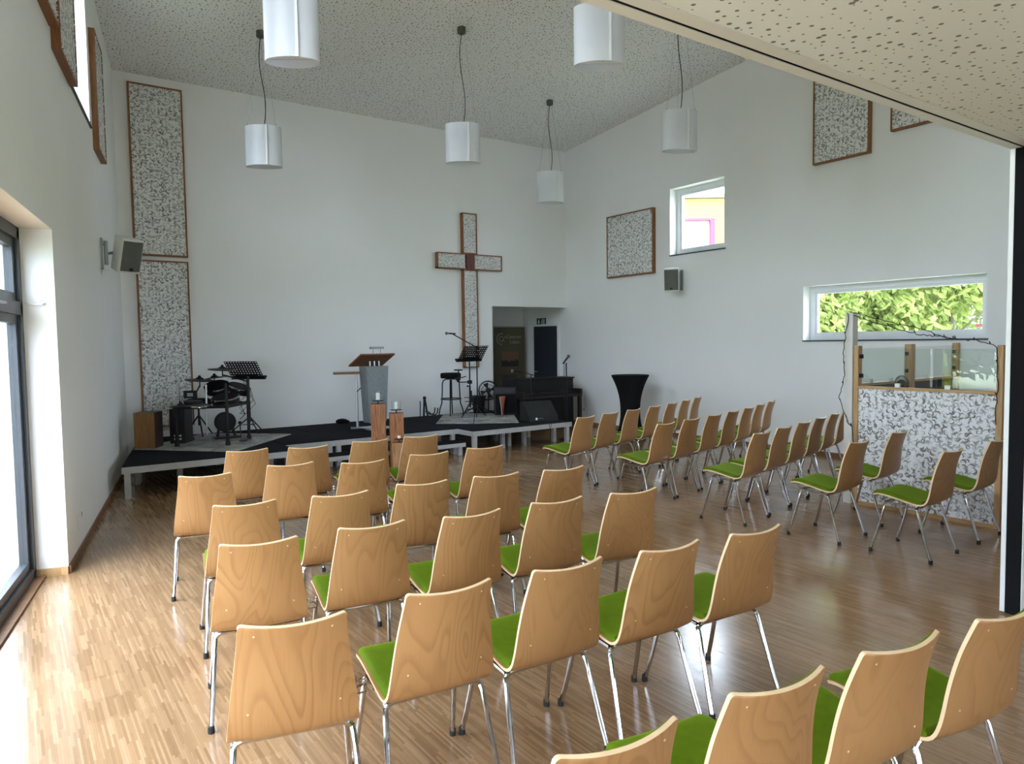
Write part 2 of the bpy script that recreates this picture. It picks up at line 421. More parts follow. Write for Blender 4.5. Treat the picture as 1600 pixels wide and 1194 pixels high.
def bm_clean(mb):
    # drop the inner faces two neighbouring cells share
    seen = {}
    for k, fc in enumerate(mb.f):
        key = tuple(sorted(tuple(round(c, 4) for c in mb.v[i]) for i in fc)); seen.setdefault(key, []).append(k)
    bad = {k for v in seen.values() if len(v) > 1 for k in v}
    mb.m = [m for k, m in enumerate(mb.m) if k not in bad]; mb.f = [x for k, x in enumerate(mb.f) if k not in bad]
toL = lambda s, d, z: lw(s, -d, z)
toR = lambda s, d, z: Vector((XR + d, s, z))
toB = lambda s, d, z: Vector((s, YB + d, z))
toN = lambda s, d, z: Vector((s, -5.0 - d, z))
HW = (1.30, 2.57, 3.95, 5.45); HW_ADDED_1 = (-2.1, -.62, 3.95, 5.45); HW_ADDED_2 = (-4.2, -2.5, 3.95, 5.45)  # second and third openings are unseen windows added to brighten the hall
wall_grid(-11.6, 5.35, -.2, 6.9, [(DOOR_S0, DOOR_S1, -.2, DOOR_H), HW, HW_ADDED_1, HW_ADDED_2], .36, M_wall, 'wall_left', toL)
SW = (7.40, 8.533, 3.105, 4.223); LW = (3.66, 6.008, 1.626, 2.393)
wall_grid(-5.0, YB + 1.9, -.2, 6.9, [SW, LW], .36, M_wall, 'wall_right', toR)
wall_grid(1.0, XR, -.2, 6.9, [(7.53, XR, -.2, 2.345)], .2, M_wall, 'wall_back', toB)
wall_grid(-2.6, XR, -.2, 3.0, [(.8, 4.0, .6, 2.4)], .36, M_wall, 'wall_rear', toN)
w = MB(); w.box((-1.0, YP + .02, ZL + .025), (XR, YP + .105, 6.9)); struct('wall_front', w, M_wall)
def slab(pts, t, name, mat):
    mb = MB(); n = len(pts)
    mb.add([Vector(p) for p in pts] + [Vector(p) + Vector((0, 0, t)) for p in pts], [(0, 1, 2, 3), (7, 6, 5, 4), (0, 4, 5, 1), (1, 5, 6, 2), (2, 6, 7, 3), (3, 7, 4, 0)])
    return struct(name, mb, mat)
slab([(-1.2, YP + .1, zc(YP + .1)), (XR + .3, YP + .1, zc(YP + .1)), (XR + .3, YB + .15, zc(YB + .15)), (1.0, YB + .15, zc(YB + .15))], .3, 'ceiling', M_ceil)
slab([(-2.6, -5.2, ZL), (XR + .2, -5.2, ZL), (XR + .2, YP - .02, ZL), (-1.4, YP - .02, ZL)], .2, 'ceiling', M_ceil2)
# recess behind the opening in the back wall
w = MB(); w.box((6.3, YB + 1.53, -.2), (XR, YB + 1.75, 2.8)); struct('wall_recess', w, M_wall)
w = MB(); w.box((6.2, YB + .2, -.2), (6.4, YB + 1.55, 2.8)); struct('wall_recess_side', w, M_wall)
w = MB(); w.box((6.2, YB + .2, 2.45), (XR, YB + 1.75, 2.6)); struct('ceiling_recess', w, M_wall)
# baseboards
b = MB(); b.add([], []); 
b.box((0, -.016, 0), (5.1, .0, .058), M=LM, T=LP); struct('baseboard_left', b, M_base)
b = MB(); b.box((-.016, 0.0, 0), (.0, .22, .058), M=LM, T=lw(-.002, .0)); struct('trim_1', b, M_pine, label='light wooden baseboard on the door reveal')
b = MB(); b.box((XR - .016, YP + .12, 0), (XR, YB + .2, .058)); struct('baseboard_right', b, wood('brown_baseboard_side', (.25, .13, .06), (.17, .08, .035), 'y'))
b = MB(); b.box((1.35, YB - .016, 0), (7.53, YB, .058)); struct('baseboard_back', b, M_base)
# folding-partition track and the parked partition at the right
t = MB(); t.box((-1.3, YP - .018, ZL - .004), (XR, YP + .039, ZL + .03)); t.box((-1.3, YP + .057, ZL - .004), (XR, YP + .108, ZL + .03)); t.box((-1.3, YP + .039, ZL + .0), (XR, YP + .057, ZL + .03), 1)
struct('trim_2', t, [M_white, M_blackcloth], label='white ceiling track with a dark slot for the folding partition')
p = MB(); p.box((4.79, YP + .083, .012), (XR - .005, YP + .108, ZL - .006)); p.box((4.79, YP - .004, .012), (XR - .005, YP + .0, ZL - .006)); p.box((4.795, YP, .008), (XR - .005, YP + .083, ZL - .006), 1)
pw = tag(p.build('folding_partition', [M_white, M_blackcloth], smooth=0), 'white folding partition with a black edge seal at the right border of the photo', 'partition')
v = MB(); v.box((4.62, 1.42, ZL - .022), (5.3, 1.60, ZL)); v.box((4.66, 1.45, ZL - .026), (5.26, 1.47, ZL - .02), 1); v.box((4.66, 1.53, ZL - .026), (5.26, 1.55, ZL - .02), 1)
tag(v.build('air_grille', [M_white, M_grey], smooth=0), 'slim white air grille in the low ceiling beside the partition head', 'vent')

# windows
def window(name, hole, to, sill_out=.03, mull=(), frame=.075, depth=.17):
    a, b, c, d = hole
    def bx(mb, s0, s1, d0, d1, z0, z1, mi=0):
        q = [to(*p) for p in ((s0, d0, z0), (s1, d0, z0), (s1, d1, z0), (s0, d1, z0), (s0, d0, z1), (s1, d0, z1), (s1, d1, z1), (s0, d1, z1))]
        mb.add(q, [(3, 2, 1, 0), (4, 5, 6, 7), (0, 1, 5, 4), (1, 2, 6, 5), (2, 3, 7, 6), (3, 0, 4, 7)], mi)
    root = bpy.data.objects.new(name, None); C.objects.link(root); root['kind'] = 'structure'
    fr = MB()
    for s0, s1, z0, z1 in ((a, a + frame, c, d), (b - frame, b, c, d), (a + frame, b - frame, c, c + frame), (a + frame, b - frame, d - frame, d)): bx(fr, s0, s1, depth, depth + .07, z0, z1)
    bd = frame + .035
    for s0, s1, z0, z1 in ((a + frame, a + bd, c + frame, d - frame), (b - bd, b - frame, c + frame, d - frame), (a + bd, b - bd, c + frame, c + bd), (a + bd, b - bd, d - bd, d - frame)): bx(fr, s0, s1, depth + .012, depth + .06, z0, z1)
    for m_ in mull: bx(fr, m_ - .05, m_ + .05, depth, depth + .07, c + frame, d - frame)
    fr.build('window_frame', M_upvc, root, smooth=0)
    gl = MB(); bx(gl, a + bd, b - bd, depth + .033, depth + .037, c + bd, d - bd); gl.build('window_pane', M_glass, root, smooth=0)
    si = MB(); bx(si, a - sill_out, b + .0, -.02, depth, c - .018, c); si.build('window_sill', M_slate, root, smooth=0)
    return root
window('window_1', SW, toR); window('window_2', LW, toR); window('window_3', HW, toL)
window('added_window_1', HW_ADDED_1, toL); window('added_window_2', HW_ADDED_2, toL)  # unseen windows, added to light the right wall and hall ceiling
window('window_4', (.8, 4.0, .6, 2.4), toN, mull=(1.9, 2.9))

# glazed door front in the left wall
dr = bpy.data.objects.new('door_1', None); C.objects.link(dr); dr['kind'] = 'structure'
def lbox(mb, s0, s1, d0, d1, z0, z1, mi=0): mb.box((s0, d0, z0), (s1, d1, z1), mi, LM, LP)
D0 = .20
fr = MB(); lbox(fr, -.075, -.0, D0, D0 + .08, 0, DOOR_H); lbox(fr, DOOR_S0, DOOR_S0 + .075, D0, D0 + .08, 0, DOOR_H); lbox(fr, DOOR_S0, 0, D0, D0 + .08, DOOR_H - .085, DOOR_H); lbox(fr, DOOR_S0, 0, D0, D0 + .08, 1.90, 1.99); lbox(fr, DOOR_S0, 0, D0, D0 + .08, .0, .085)
mul = [-1.5, -2.95, -4.4, -5.9]
for s in mul: lbox(fr, s - .045, s + .045, D0, D0 + .08, .085, DOOR_H - .085)
fr.build('door_frame', M_anthr, dr, smooth=0)
edges = [0] + mul + [DOOR_S0]
for i in range(len(edges) - 1):
    s1 = edges[i] - (.075 if i == 0 else .045); s0 = edges[i + 1] + (.075 if i == len(edges) - 2 else .045)
    for z0, z1 in ((.085, 1.90), (1.99, DOOR_H - .085)):
        sa = MB(); k = .06
        for q in ((s0, s0 + k, z0, z1), (s1 - k, s1, z0, z1), (s0 + k, s1 - k, z0, z0 + k), (s0 + k, s1 - k, z1 - k, z1)): lbox(sa, q[0], q[1], D0 + .022, D0 + .075, q[2], q[3])
        so = sa.build('sash', M_anthr, dr, smooth=0)
        g = MB(); lbox(g, s0 + k, s1 - k, D0 + .046, D0 + .05, z0 + k, z1 - k); g.build('door_pane', M_glass, so, smooth=0)
h = MB(); h.tube([lw(-.95, -D0 + .0, 1.945), lw(-.95, -D0 + .05, 1.945)], .011); h.tube([lw(-.95, -D0 + .05, 1.945), lw(-.78, -D0 + .055, 1.948)], .009); h.build('door_handle', M_alu, dr)
th = MB(); lbox(th, DOOR_S0, 0, .14, D0, 0, .016); th.build('threshold', M_base, dr, smooth=0)
# hook with a cord on the reveal
hk = MB(); hk.tube([lw(-.002, -.075, 1.985), lw(-.03, -.075, 1.985)], .005); hk.tube([lw(-.03, -.075, 1.985) + Vector((0, 0, -.012 * math.cos(a))) + LN * (.012 * math.sin(a)) + Vector((0, 0, .012)) for a in [i * .6 for i in range(9)]], .003); hk.tube([lw(-.02, -.075, 1.985), lw(-.015, -.11, 1.975), lw(-.015, -.15, 1.98), lw(-.012, -.19, 1.99)], .0025)
tag(hk.build('wall_hook', M_alu), 'small metal hook with a short cord on the white door reveal', 'hook')

# door in the right wall inside the recess
dd = bpy.data.objects.new('door_2', None); C.objects.link(dd); dd['kind'] = 'structure'
p = MB(); p.box((XR - .03, 11.60, .0), (XR - .002, 12.41, 1.985)); p.build('door_leaf', M_doorleaf, dd, smooth=0)
p = MB(); p.box((XR - .04, 12.41, 0), (XR - .002, 12.46, 2.03)); p.box((XR - .04, 11.55, 0), (XR - .002, 11.60, 2.03)); p.box((XR - .04, 11.60, 1.985), (XR - .002, 12.41, 2.03)); p.build('door_frame', M_white, dd, smooth=0)
p = MB(); p.tube([(XR - .03, 12.33, 1.02), (XR - .08, 12.33, 1.02), (XR - .085, 12.22, 1.02)], .01); p.build('door_handle', M_alu, dd)

# ------------------------------------------------------------------ outside
def lawn_mat():
    m = NT('lawn'); g = m.n('ShaderNodeNewGeometry').outputs['Position']
    m.set(m.ramp(m.math('ADD', m.math('MULTIPLY', m.noise(g, .6, 3), .5), m.math('MULTIPLY', m.noise(g, 30, 3), .5)), [(.3, (.22, .25, .14)), (.7, (.34, .36, .24))]), .9, 0, .1); return m.mat
l = MB(); l.box((-60, -60, -.45), (70, 70, -.30)); tag(l.build('lawn', lawn_mat(), smooth=0), 'sunlit green lawn outside around the building', 'lawn', kind='stuff')
t = MB(); lbox(t, -12, 14, .36, 2.9, -.29, -.08); tag(t.build('terrace', simple('pale_paving', (.70, .70, .70), .8, var=.1, nscale=3), smooth=0), 'pale paved terrace outside the glazed door', 'terrace', kind='structure')
t = MB()
for i in range(8): lbox(t, -12, .3, .38 + i * .145, .38 + i * .145 + .135, -.078, -.045)
tag(t.build('deck', M_lect, smooth=0), 'brown wooden decking strip just outside the glazed door', 'decking', kind='structure')
t = MB(); t.box((-3.2, 16.0, -.29), (1.5, 16.3, 3.4)); t.box((-3.2, 15.98, .9), (1.5, 16.0, .93), 1); tag(t.build('garden_wall', [M_wall, M_lgrey], smooth=0), 'white garden wall far outside beyond the glazed door', 'wall', kind='structure')
def leaf_mat(name, a, b):
    m = NT(name); g = m.n('ShaderNodeNewGeometry').outputs['Position']
    c = m.ramp(m.noise(g, 2.5, 4), [(.3, a), (.7, b)]); m.set(c, .6, 0, .2)
    tr = m.n('ShaderNodeBsdfTranslucent'); m.l(c, tr.inputs[0])
    mx = m.n('ShaderNodeMixShader'); mx.inputs[0].default_value = .4
    m.l(m.b.outputs[0], mx.inputs[1]); m.l(tr.outputs[0], mx.inputs[2]); m.l(mx.outputs[0], m.out.inputs[0]); return m.mat
M_leafY = leaf_mat('spring_leaves', (.13, .18, .035), (.30, .34, .11))
M_leafG = leaf_mat('grey_green_leaves', (.07, .11, .05), (.15, .20, .11))
M_leafT = leaf_mat('golden_conifer_leaves', (.16, .22, .01), (.45, .45, .03))
M_bark = simple('bark', (.12, .10, .08), .9, var=.3, nscale=8)
def foliage(rng, blobs, n, size):
    mb = MB(); vs = []; fs = []
    tot = sum(b[3] ** 2 for b in blobs)
    for bx_, by, bz, br in blobs:
        for _ in range(int(n * br * br / tot)):
            d = Vector((rng.gauss(0, 1), rng.gauss(0, 1), rng.gauss(0, 1))).normalized() * br * (rng.random() ** .4)
            c = Vector((bx_, by, bz)) + Vector((d.x, d.y, d.z * .85))
            a = Vector((rng.uniform(-1, 1), rng.uniform(-1, 1), rng.uniform(-1, 1))).normalized(); e = a.orthogonal().normalized(); s = size * rng.uniform(.6, 1.3)
            o = len(vs); q = a.cross(e)
            vs += [c - e * s, c + q * s * .4 + a * s * .15, c + e * s, c - q * s * .4 + a * s * .15]; fs.append((o, o + 1, o + 2, o + 3))
    mb.add(vs, fs); return mb
def tree(x, y, h, r, mat, seed, n, label, group, size=.13, z0=-.30):
    rng = random.Random(seed); root = thing('tree', label, 'tree', (x, y, z0), 0, group)
    t = MB(); top = Vector((rng.uniform(-.2, .2), rng.uniform(-.2, .2), h * .75))
    t.tube([(0, 0, 0), Vector((0, 0, h * .3)), top], [.11, .09, .04], 8)
    for k in range(5):
        a = rng.uniform(0, 6.28); t.tube([(0, 0, h * (.25 + .08 * k)), (math.cos(a) * r * .7, math.sin(a) * r * .7, h * (.4 + .1 * k))], [.045, .015], 6)
    t.build('trunk', M_bark, root)
    bl = [(rng.uniform(-.6, .6) * r, rng.uniform(-.6, .6) * r, h * rng.uniform(.32, .9), r * rng.uniform(.45, .7)) for _ in range(9)]
    foliage(rng, bl, n, size).build('crown', mat, root, smooth=0)
    return root
TR = [(22.0, 12.6, 7.0, 2.3, M_leafY, 'leafy yellow-green tree at the left of the wide window view'), (23.0, 9.9, 7.5, 2.6, M_leafY, 'big bright yellow-green tree in the middle of the wide window view'),
      (33.0, 11.8, 8.0, 2.6, M_leafY, 'yellow-green tree at the right of the wide window view'), (29.5, 10.0, 11, 2.2, M_leafG, 'tall grey-green tree behind, through the wide window'), (30.5, 16.6, 11, 3.6, M_leafY, 'tall pale tree far behind, through the wide window'), (43, 14.0, 12, 3.0, M_leafG, 'tall grey-green tree behind the low white building'), (20.6, 12.75, 3.6, 1.5, M_leafY, 'low leafy bush-like tree at the lower left of the wide window view'), (26.5, 13.6, 6, 2.2, M_leafY, 'round yellow-green tree behind the leftmost one in the wide window')]
for i, (x, y, h, r, m_, lab) in enumerate(TR): tree(x, y, h, r, m_, 11 + i, 7500, lab, 'trees outside the wide window', .16 if i < 3 else .24)
TR2 = [(-12, 8.5, 6, 3.0), (-14, 12, 7, 3.4), (-11, 4.5, 5.5, 2.6), (-15, 0, 7, 3.4)]
for i, (x, y, h, r) in enumerate(TR2): tree(x, y, h, r, M_leafG, 40 + i, 6500, ('grey-green tree mirrored at the right of the glass pane', 'grey-green tree mirrored behind the golden conifer', 'grey-green tree on the lawn left of the glazed door', 'large grey-green tree far left on the lawn')[i], 'trees on the lawn side', .25)
cf = thing('conifer', 'golden conifer shrub on the lawn, mirrored in the glass pane', 'shrub', (-3.3, 7.6, -.30))
rng = random.Random(5)
foliage(rng, [(rng.uniform(-.12, .12) * (1 - k / 12), rng.uniform(-.12, .12) * (1 - k / 12), .15 + k * .125, .36 * (1 - k / 17)) for k in range(12)], 5000, .05).build('foliage', M_leafT, cf, smooth=0)
t = MB(); t.tube([(0, 0, 0), (0, 0, 1.3)], [.04, .015], 6); t.build('stem', M_bark, cf)
# neighbour building behind the small window, low building behind the trees
nb = thing('neighbour_building', 'white building with yellow band and pink window frame beyond the small window', 'building', (18.0, 14.6, 0), R_(-35.1))
M_yel = simple('yellow_render', (.26, .17, .045), .8, var=.02); M_pink = simple('pink_red_frame', (.22, .02, .05), .6); M_render = simple('white_render', (.42, .43, .44), .8, var=.02)
p = MB(); p.box((-3, .15, -.3), (4, 6, 6.02)); p.build('wall', M_render, nb, smooth=0)
p = MB(); p.box((-3, .05, 5.40), (.02, .15, 6.0)); p.box((.02, .05, 3.0), (4, .15, 6.0)); p.build('yellow_band', M_yel, nb, smooth=0)
p = MB(); p.box((-.13, .02, 3.0), (.02, .15, 5.40)); p.box((-3, .02, 5.33), (-.13, .15, 5.40)); p.build('window_surround', M_pink, nb, smooth=0)
p = MB(); p.box((-3.1, -.1, 6.02), (4.1, 6.1, 6.12)); p.build('roof_edge', M_render, nb, smooth=0)
lb = thing('low_building', 'low white building with red roof edge behind the trees', 'building', (36.5, 14.2, -.3), R_(-60))
p = MB(); p.box((-2.2, 0, 0), (2.2, 3, 2.35)); p.build('wall', M_render, lb, smooth=0)
p = MB(); p.box((-2.3, -.1, 2.35), (2.3, 3.1, 2.5)); p.build('roof', M_pink, lb, smooth=0)

# ------------------------------------------------------------------ chairs
PROF = [(.216, .425), (.209, .438), (.190, .446), (.160, .449), (.12, .446), (.06, .437), (0, .426), (-.06, .415), (-.105, .409), (-.140, .410), (-.165, .420), (-.184, .440), (-.197, .475), (-.205, .52), (-.212, .58), (-.221, .64), (-.234, .70), (-.252, .758), (-.277, .824)]
def resample(pts, n):
    pts = [Vector((a, b)) for a, b in pts]; d = [0]
    for i in range(1, len(pts)): d.append(d[-1] + (pts[i] - pts[i - 1]).length)
    def cr(i, t):
        p0 = pts[max(i - 1, 0)]; p1 = pts[i]; p2 = pts[i + 1]; p3 = pts[min(i + 2, len(pts) - 1)]
        return .5 * ((2 * p1) + (-p0 + p2) * t + (2 * p0 - 5 * p1 + 4 * p2 - p3) * t * t + (-p0 + 3 * p1 - 3 * p2 + p3) * t ** 3)
    out = []
    for k in range(n + 1):
        s = d[-1] * k / n; i = 0
        while i < len(d) - 2 and d[i + 1] < s: i += 1
        out.append((cr(i, (s - d[i]) / (d[i + 1] - d[i])), s))
    return out, d[-1]
NV, NU = 44, 14
PS, PL = resample(PROF, NV)
SB = [s for p, s in PS if p.x > -.165 and p.y < .46][-1]          # arc length at the bend
def lerp(a, b, t): t = max(0, min(1, t)); return a + (b - a) * t
def smo(t): t = max(0, min(1, t)); return t * t * (3 - 2 * t)
def hw(s):
    if s < SB: w = lerp(.198, .206, s / SB)
    else: w = lerp(.206, .160, smo((s - SB) / (PL - SB)) * .5 + .5 * (s - SB) / (PL - SB))
    for d, r in ((s, .04), (PL - s, .011)):
        if d < r: w += -r + math.sqrt(max(0, r * r - (r - d) ** 2))
    return w
def cen(s): return .007 if s < SB * .8 else lerp(.007, .030, smo((s - SB * .8) / (PL - SB * .8) * 1.6))
def surf(s, x, off):
    k = s / PL * NV; i = min(int(k), NV - 1); t = k - i
    p = PS[i][0].lerp(PS[i + 1][0], t); a = PS[max(i - 1, 0)][0]; b = PS[min(i + 2, NV)][0]
    tg = (b - a).normalized(); n = Vector((-tg.y, tg.x))
    q = p + n * (cen(s) * (1 - (x / hw(s)) ** 2) + off)
    return Vector((x, q.x, q.y))
def make_shell():
    me = bpy.data.meshes.new('shell'); bm = bmesh.new(); uv = bm.loops.layers.uv.new('UVMap')
    TK = .0115; G = {}
    ss = [PL * k / NV for k in range(NV + 1)]; ss = sorted(set(ss + [.004, .012, PL - .001, PL - .004, PL - .011]))
    for side, off in ((0, 0), (1, -TK)):
        for i, s in enumerate(ss):
            for j in range(NU + 1):
                x = hw(s) * (2 * j / NU - 1); G[side, i, j] = (bm.verts.new(surf(s, x, off)), x, s)
    def face(keys, mi):
        f = bm.faces.new([G[k][0] for k in keys]); f.material_index = mi; f.smooth = True
        for lp, k in zip(f.loops, keys): lp[uv].uv = (G[k][1], G[k][2])
    n = len(ss) - 1
    for i in range(n):
        for j in range(NU):
            face([(0, i, j), (0, i, j + 1), (0, i + 1, j + 1), (0, i + 1, j)], 0)
            face([(1, i, j), (1, i + 1, j), (1, i + 1, j + 1), (1, i, j + 1)], 0)
        face([(0, i, 0), (0, i + 1, 0), (1, i + 1, 0), (1, i, 0)], 1); face([(0, i, NU), (1, i, NU), (1, i + 1, NU), (0, i + 1, NU)], 1)
    for j in range(NU):
        face([(0, 0, j), (1, 0, j), (1, 0, j + 1), (0, 0, j + 1)], 1); face([(0, n, j), (0, n, j + 1), (1, n, j + 1), (1, n, j)], 1)
    bmesh.ops.recalc_face_normals(bm, faces=bm.faces)
    bm.to_mesh(me); bm.free(); me.materials.append(M_beech); me.materials.append(M_ply); me.set_sharp_from_angle(angle=R_(50)); return me
def make_pad(name, s0, s1, inset, th, mat):
    me = bpy.data.meshes.new(name); bm = bmesh.new(); TK = -.0117; N = 24; K = 14; A = {}; B = {}
    for i in range(N + 1):
        s = s0 + (s1 - s0) * (.5 - .5 * math.cos(PI * i / N))
        for j in range(K + 1):
            u = -math.cos(PI * j / K); w = hw(s) - inset; x = w * u
            de = min(s - s0, s1 - s, w - abs(x)); e = math.sqrt(max(0, 1 - (1 - min(1, de / .018)) ** 2))
            A[i, j] = bm.verts.new(surf(s, x, TK + .001)); B[i, j] = bm.verts.new(surf(s, x, TK - .002 - th * e))
    for i in range(N):
        for j in range(K):
            bm.faces.new([A[i, j], A[i, j + 1], A[i + 1, j + 1], A[i + 1, j]]); bm.faces.new([B[i, j], B[i + 1, j], B[i + 1, j + 1], B[i, j + 1]])
        for j in (0, K): bm.faces.new([A[i, j], A[i + 1, j], B[i + 1, j], B[i, j]])
    for j in range(K):
        for i in (0, N): bm.faces.new([A[i, j], A[i, j + 1], B[i, j + 1], B[i, j]])
    bmesh.ops.recalc_face_normals(bm, faces=bm.faces)
    for f in bm.faces: f.smooth = True
    bm.to_mesh(me); bm.free(); me.materials.append(mat); me.set_sharp_from_angle(angle=R_(60)); return me
def link(name, me, parent):
    o = bpy.data.objects.new(name, me); C.objects.link(o); o.parent = parent; return o
def make_chair(label, group):
    t = thing('chair', label, 'chair', (0, 0, 0), 0, group)
    link('shell', make_shell(), t)
    tag(link('seat_pad', make_pad('seat_pad', .018, SB - .005, .010, .020, M_green), t), 'lime green seat pad')
    tag(link('back_pad', make_pad('back_pad', SB + .10, PL - .012, .012, .012, M_green), t), 'lime green back pad')
    for sx in (-1, 1):
        for front in (1, 0):
            if front: pts = [(.216 * sx, .217, .0), (.206 * sx, .185, .12), (.195 * sx, .147, .27), (.189 * sx, .125, .365)]; y1, z1 = .121, .398
            else: pts = [(.218 * sx, -.224, .0), (.208 * sx, -.188, .12), (.197 * sx, -.145, .26), (.190 * sx, -.118, .35)]; y1, z1 = -.110, .388
            x0, _, z0 = pts[-1]
            pts += [(x0 * .985, y1 + .002, z0 + .018), (x0 * .93, y1, z1 - .006), (x0 * .84, y1, z1), (x0 * .55, y1, z1)]
            lg = MB().tube(pts[:1] and [Vector((pts[0][0], pts[0][1], .012))] + [Vector(q) for q in pts[1:]], .0108, 10).build('leg', M_chrome, t)
            px, py, _ = pts[0]
            MB().lathe([(.0135, 0), (.0145, .004), (.0138, .030), (.011, .032)], (px, py, 0), 12).build('foot_cap', M_rubber, lg)
    fr = MB(); fr.tube([(-.11, .121, .398), (.11, .121, .398)], .0105, 10); fr.tube([(-.11, -.110, .388), (.11, -.110, .388)], .0105, 10)
    for sx in (-.10, .10): fr.bar((sx, -.112, .395), (sx, .122, .408), .03, .008)
    for sx in (-.185, .185): fr.bar((sx, -.10, .384), (sx, .115, .398), .012, .012)
    fr.build('seat_frame', M_chrome, t)
    lk = MB()
    for z in (.375, .345): lk.tube([(-.19, .15, z), (-.225, .155, z), (-.245, .13, z), (-.225, .10, z), (-.19, .10, z)], .003, 6)
    lk.tube([(-.215, .152, .345), (-.215, .152, .38)], .004, 6); lk.build('link_bracket', M_chrome, t)
    for sx, s in ((-.115, PL - .035), (.115, PL - .035), (-.14, SB + .12), (.14, SB + .12)):
        p = surf(s, sx, 0); q = surf(s, sx, .0012); MB().cyl(p, q, .0032, 10).build('screw_plug', M_ply, t)
    return t
ROWS = {
'A': [(1.571, 6.184, -6), (2.032, 6.028, -9), (2.569, 6.043, -5), (3.073, 6.024, -9)],
'B': [(1.075, 5.214, -12), (1.636, 5.273, -7.7), (2.078, 5.04, -6.7), (2.617, 5.066, -4.5), (3.132, 5.061, -7)],
'C': [(1.043, 4.185, -9), (1.531, 4.084, -7.4), (2.061, 4.076, -11), (2.540, 4.004, -8.5), (3.000, 3.916, -5)],
'D': [(0.903, 3.373, -12.0), (1.387, 3.33, -7.9), (1.851, 3.229, -3.5), (2.372, 3.197, -6.4), (2.854, 3.111, -7.3)],
'E': [(0.747, 2.406, -15), (1.234, 2.372, -5.8), (1.708, 2.319, -3.9), (2.192, 2.251, -4.5), (2.670, 2.192, -4.3)],
'F': [(1.052, 1.344, -6.9), (1.547, 1.294, -8.3), (2.012, 1.227, -9.0), (2.482, 1.15, -7.5)],
'P': [(5.164, 6.263, 12.0), (5.651, 6.396, 13.8), (6.143, 6.517, 15.7), (6.636, 6.641, 17.5), (7.119, 6.792, 19.3), (7.594, 6.97, 21.2), (8.09, 7.19, 23.0)],
'Q': [(5.361, 5.251, 9.0), (5.856, 5.35, 10.8), (6.349, 5.455, 12.7), (6.835, 5.581, 14.5), (7.318, 5.726, 16.3), (7.791, 5.901, 18.2), (8.264, 6.077, 20.0)],
'R': [(5.447, 4.19, 9.0), (5.94, 4.297, 10.5), (6.434, 4.411, 12.0), (6.925, 4.538, 13.5), (7.415, 4.669, 15.0), (7.9, 4.809, 16.5)],
'S': [(5.563, 3.345, 3.0), (6.383, 3.438, 4.0)],
'T': [(5.633, 2.674, 1.0), (6.454, 2.692, 2.0)]}
ROWTXT = {'A': 'of the left block row nearest the stage', 'B': 'of the second left block row from the stage', 'C': 'of the third left block row from the stage', 'D': 'of the fourth left block row from the stage', 'E': 'of the fifth left block row from the stage', 'F': 'of the cut-off row along the bottom edge',
          'P': 'of the right block row nearest the stage', 'Q': 'of the second right block row from the stage', 'R': 'of the right block row ending at the petal screen', 'S': 'of the pair before the petal screen', 'T': 'of the nearest pair before the petal screen'}
ORD = ['leftmost', 'second from left', 'third from left', 'fourth from left', 'fifth from left', 'sixth from left', 'seventh from left']
def chair_label(r, i):
    pos = ORD[i] if len(ROWS[r]) > 2 else ('left', 'right')[i]
    return 'green-padded beech chair, ' + pos + ' ' + ROWTXT[r]
ch0 = make_chair(chair_label('A', 1), 'chairs in the left block'); ch0.location = (*ROWS['A'][1][:2], 0); ch0.rotation_euler = (0, 0, R_(ROWS['A'][1][2]))
for r, L in ROWS.items():
    for i, (x, y, hd) in enumerate(L):
        if (r, i) == ('A', 1): continue
        dup(ch0, (x, y, 0), R_(hd), chair_label(r, i), 'chairs in the left block' if r in 'ABCDEF' else 'chairs in the right block', ('link_bracket',) if i == 0 else ())

# ------------------------------------------------------------------ acoustic panels and cross on the walls
def framed(name, w, h, t, label, cat, loc, rz, group=None, fr=.022, mats=None):
    """front faces local -y, back on local y=0; origin at bottom centre"""
    root = thing(name, label, cat, loc, rz, group)
    p = MB(); x = w / 2
    p.box((-x, -t, 0), (-x + fr, 0, h)); p.box((x - fr, -t, 0), (x, 0, h)); p.box((-x + fr, -t, 0), (x - fr, 0, fr)); p.box((-x + fr, -t, h - fr), (x - fr, 0, h))
    p.build('frame', M_frame, root, smooth=0)
    p = MB(); p.box((-x + fr, -t + .008, fr), (x - fr, -.005, h - fr))
    rng = random.Random(sum(map(ord, label)) % 999 + int(w * 1000))
    # curled petals that stand proud along the border
    for k in range(int((w + h) * 2 / .05)):
        q = rng.random() * 2 * (w + h)
        if q < w: cx, cz = q - x, fr + .012
        elif q < 2 * w: cx, cz = q - w - x, h - fr - .012
        elif q < 2 * w + h: cx, cz = -x + fr + .012, q - 2 * w
        else: cx, cz = x - fr - .012, q - 2 * w - h
        cx = max(-x + fr + .01, min(x - fr - .01, cx)); cz = max(fr + .01, min(h - fr - .01, cz))
        a = rng.uniform(0, 6.28); r = .012
        p.add([(cx + r * math.cos(a), -t + .008, cz + r * math.sin(a)), (cx - r * math.cos(a), -t + .008, cz - r * math.sin(a)), (cx - r * math.sin(a), -t - .010, cz + r * math.cos(a))], [(0, 1, 2)])
    p.build('petal_board', M_petal, root, smooth=0)
    return root
framed('acoustic_panel', .70, 2.38, .06, 'tall petal acoustic panel, upper of the two on the back wall', 'acoustic panel', (1.852, YB, 2.955), 0, 'petal acoustic panels')
framed('acoustic_panel', .68, 2.38, .06, 'tall petal acoustic panel, lower of the two, behind the drums', 'acoustic panel', (1.861, YB, .512), 0, 'petal acoustic panels')
framed('acoustic_panel', 1.18, 1.135, .07, 'square petal acoustic panel between stage corner and small window', 'acoustic panel', (XR, 9.455, 2.835), -PI / 2, 'petal acoustic panels')
framed('acoustic_panel', .80, 1.30, .07, 'petal acoustic panel high on the right wall, cut by the track', 'acoustic panel', (XR, 5.442, 4.06), -PI / 2, 'petal acoustic panels')
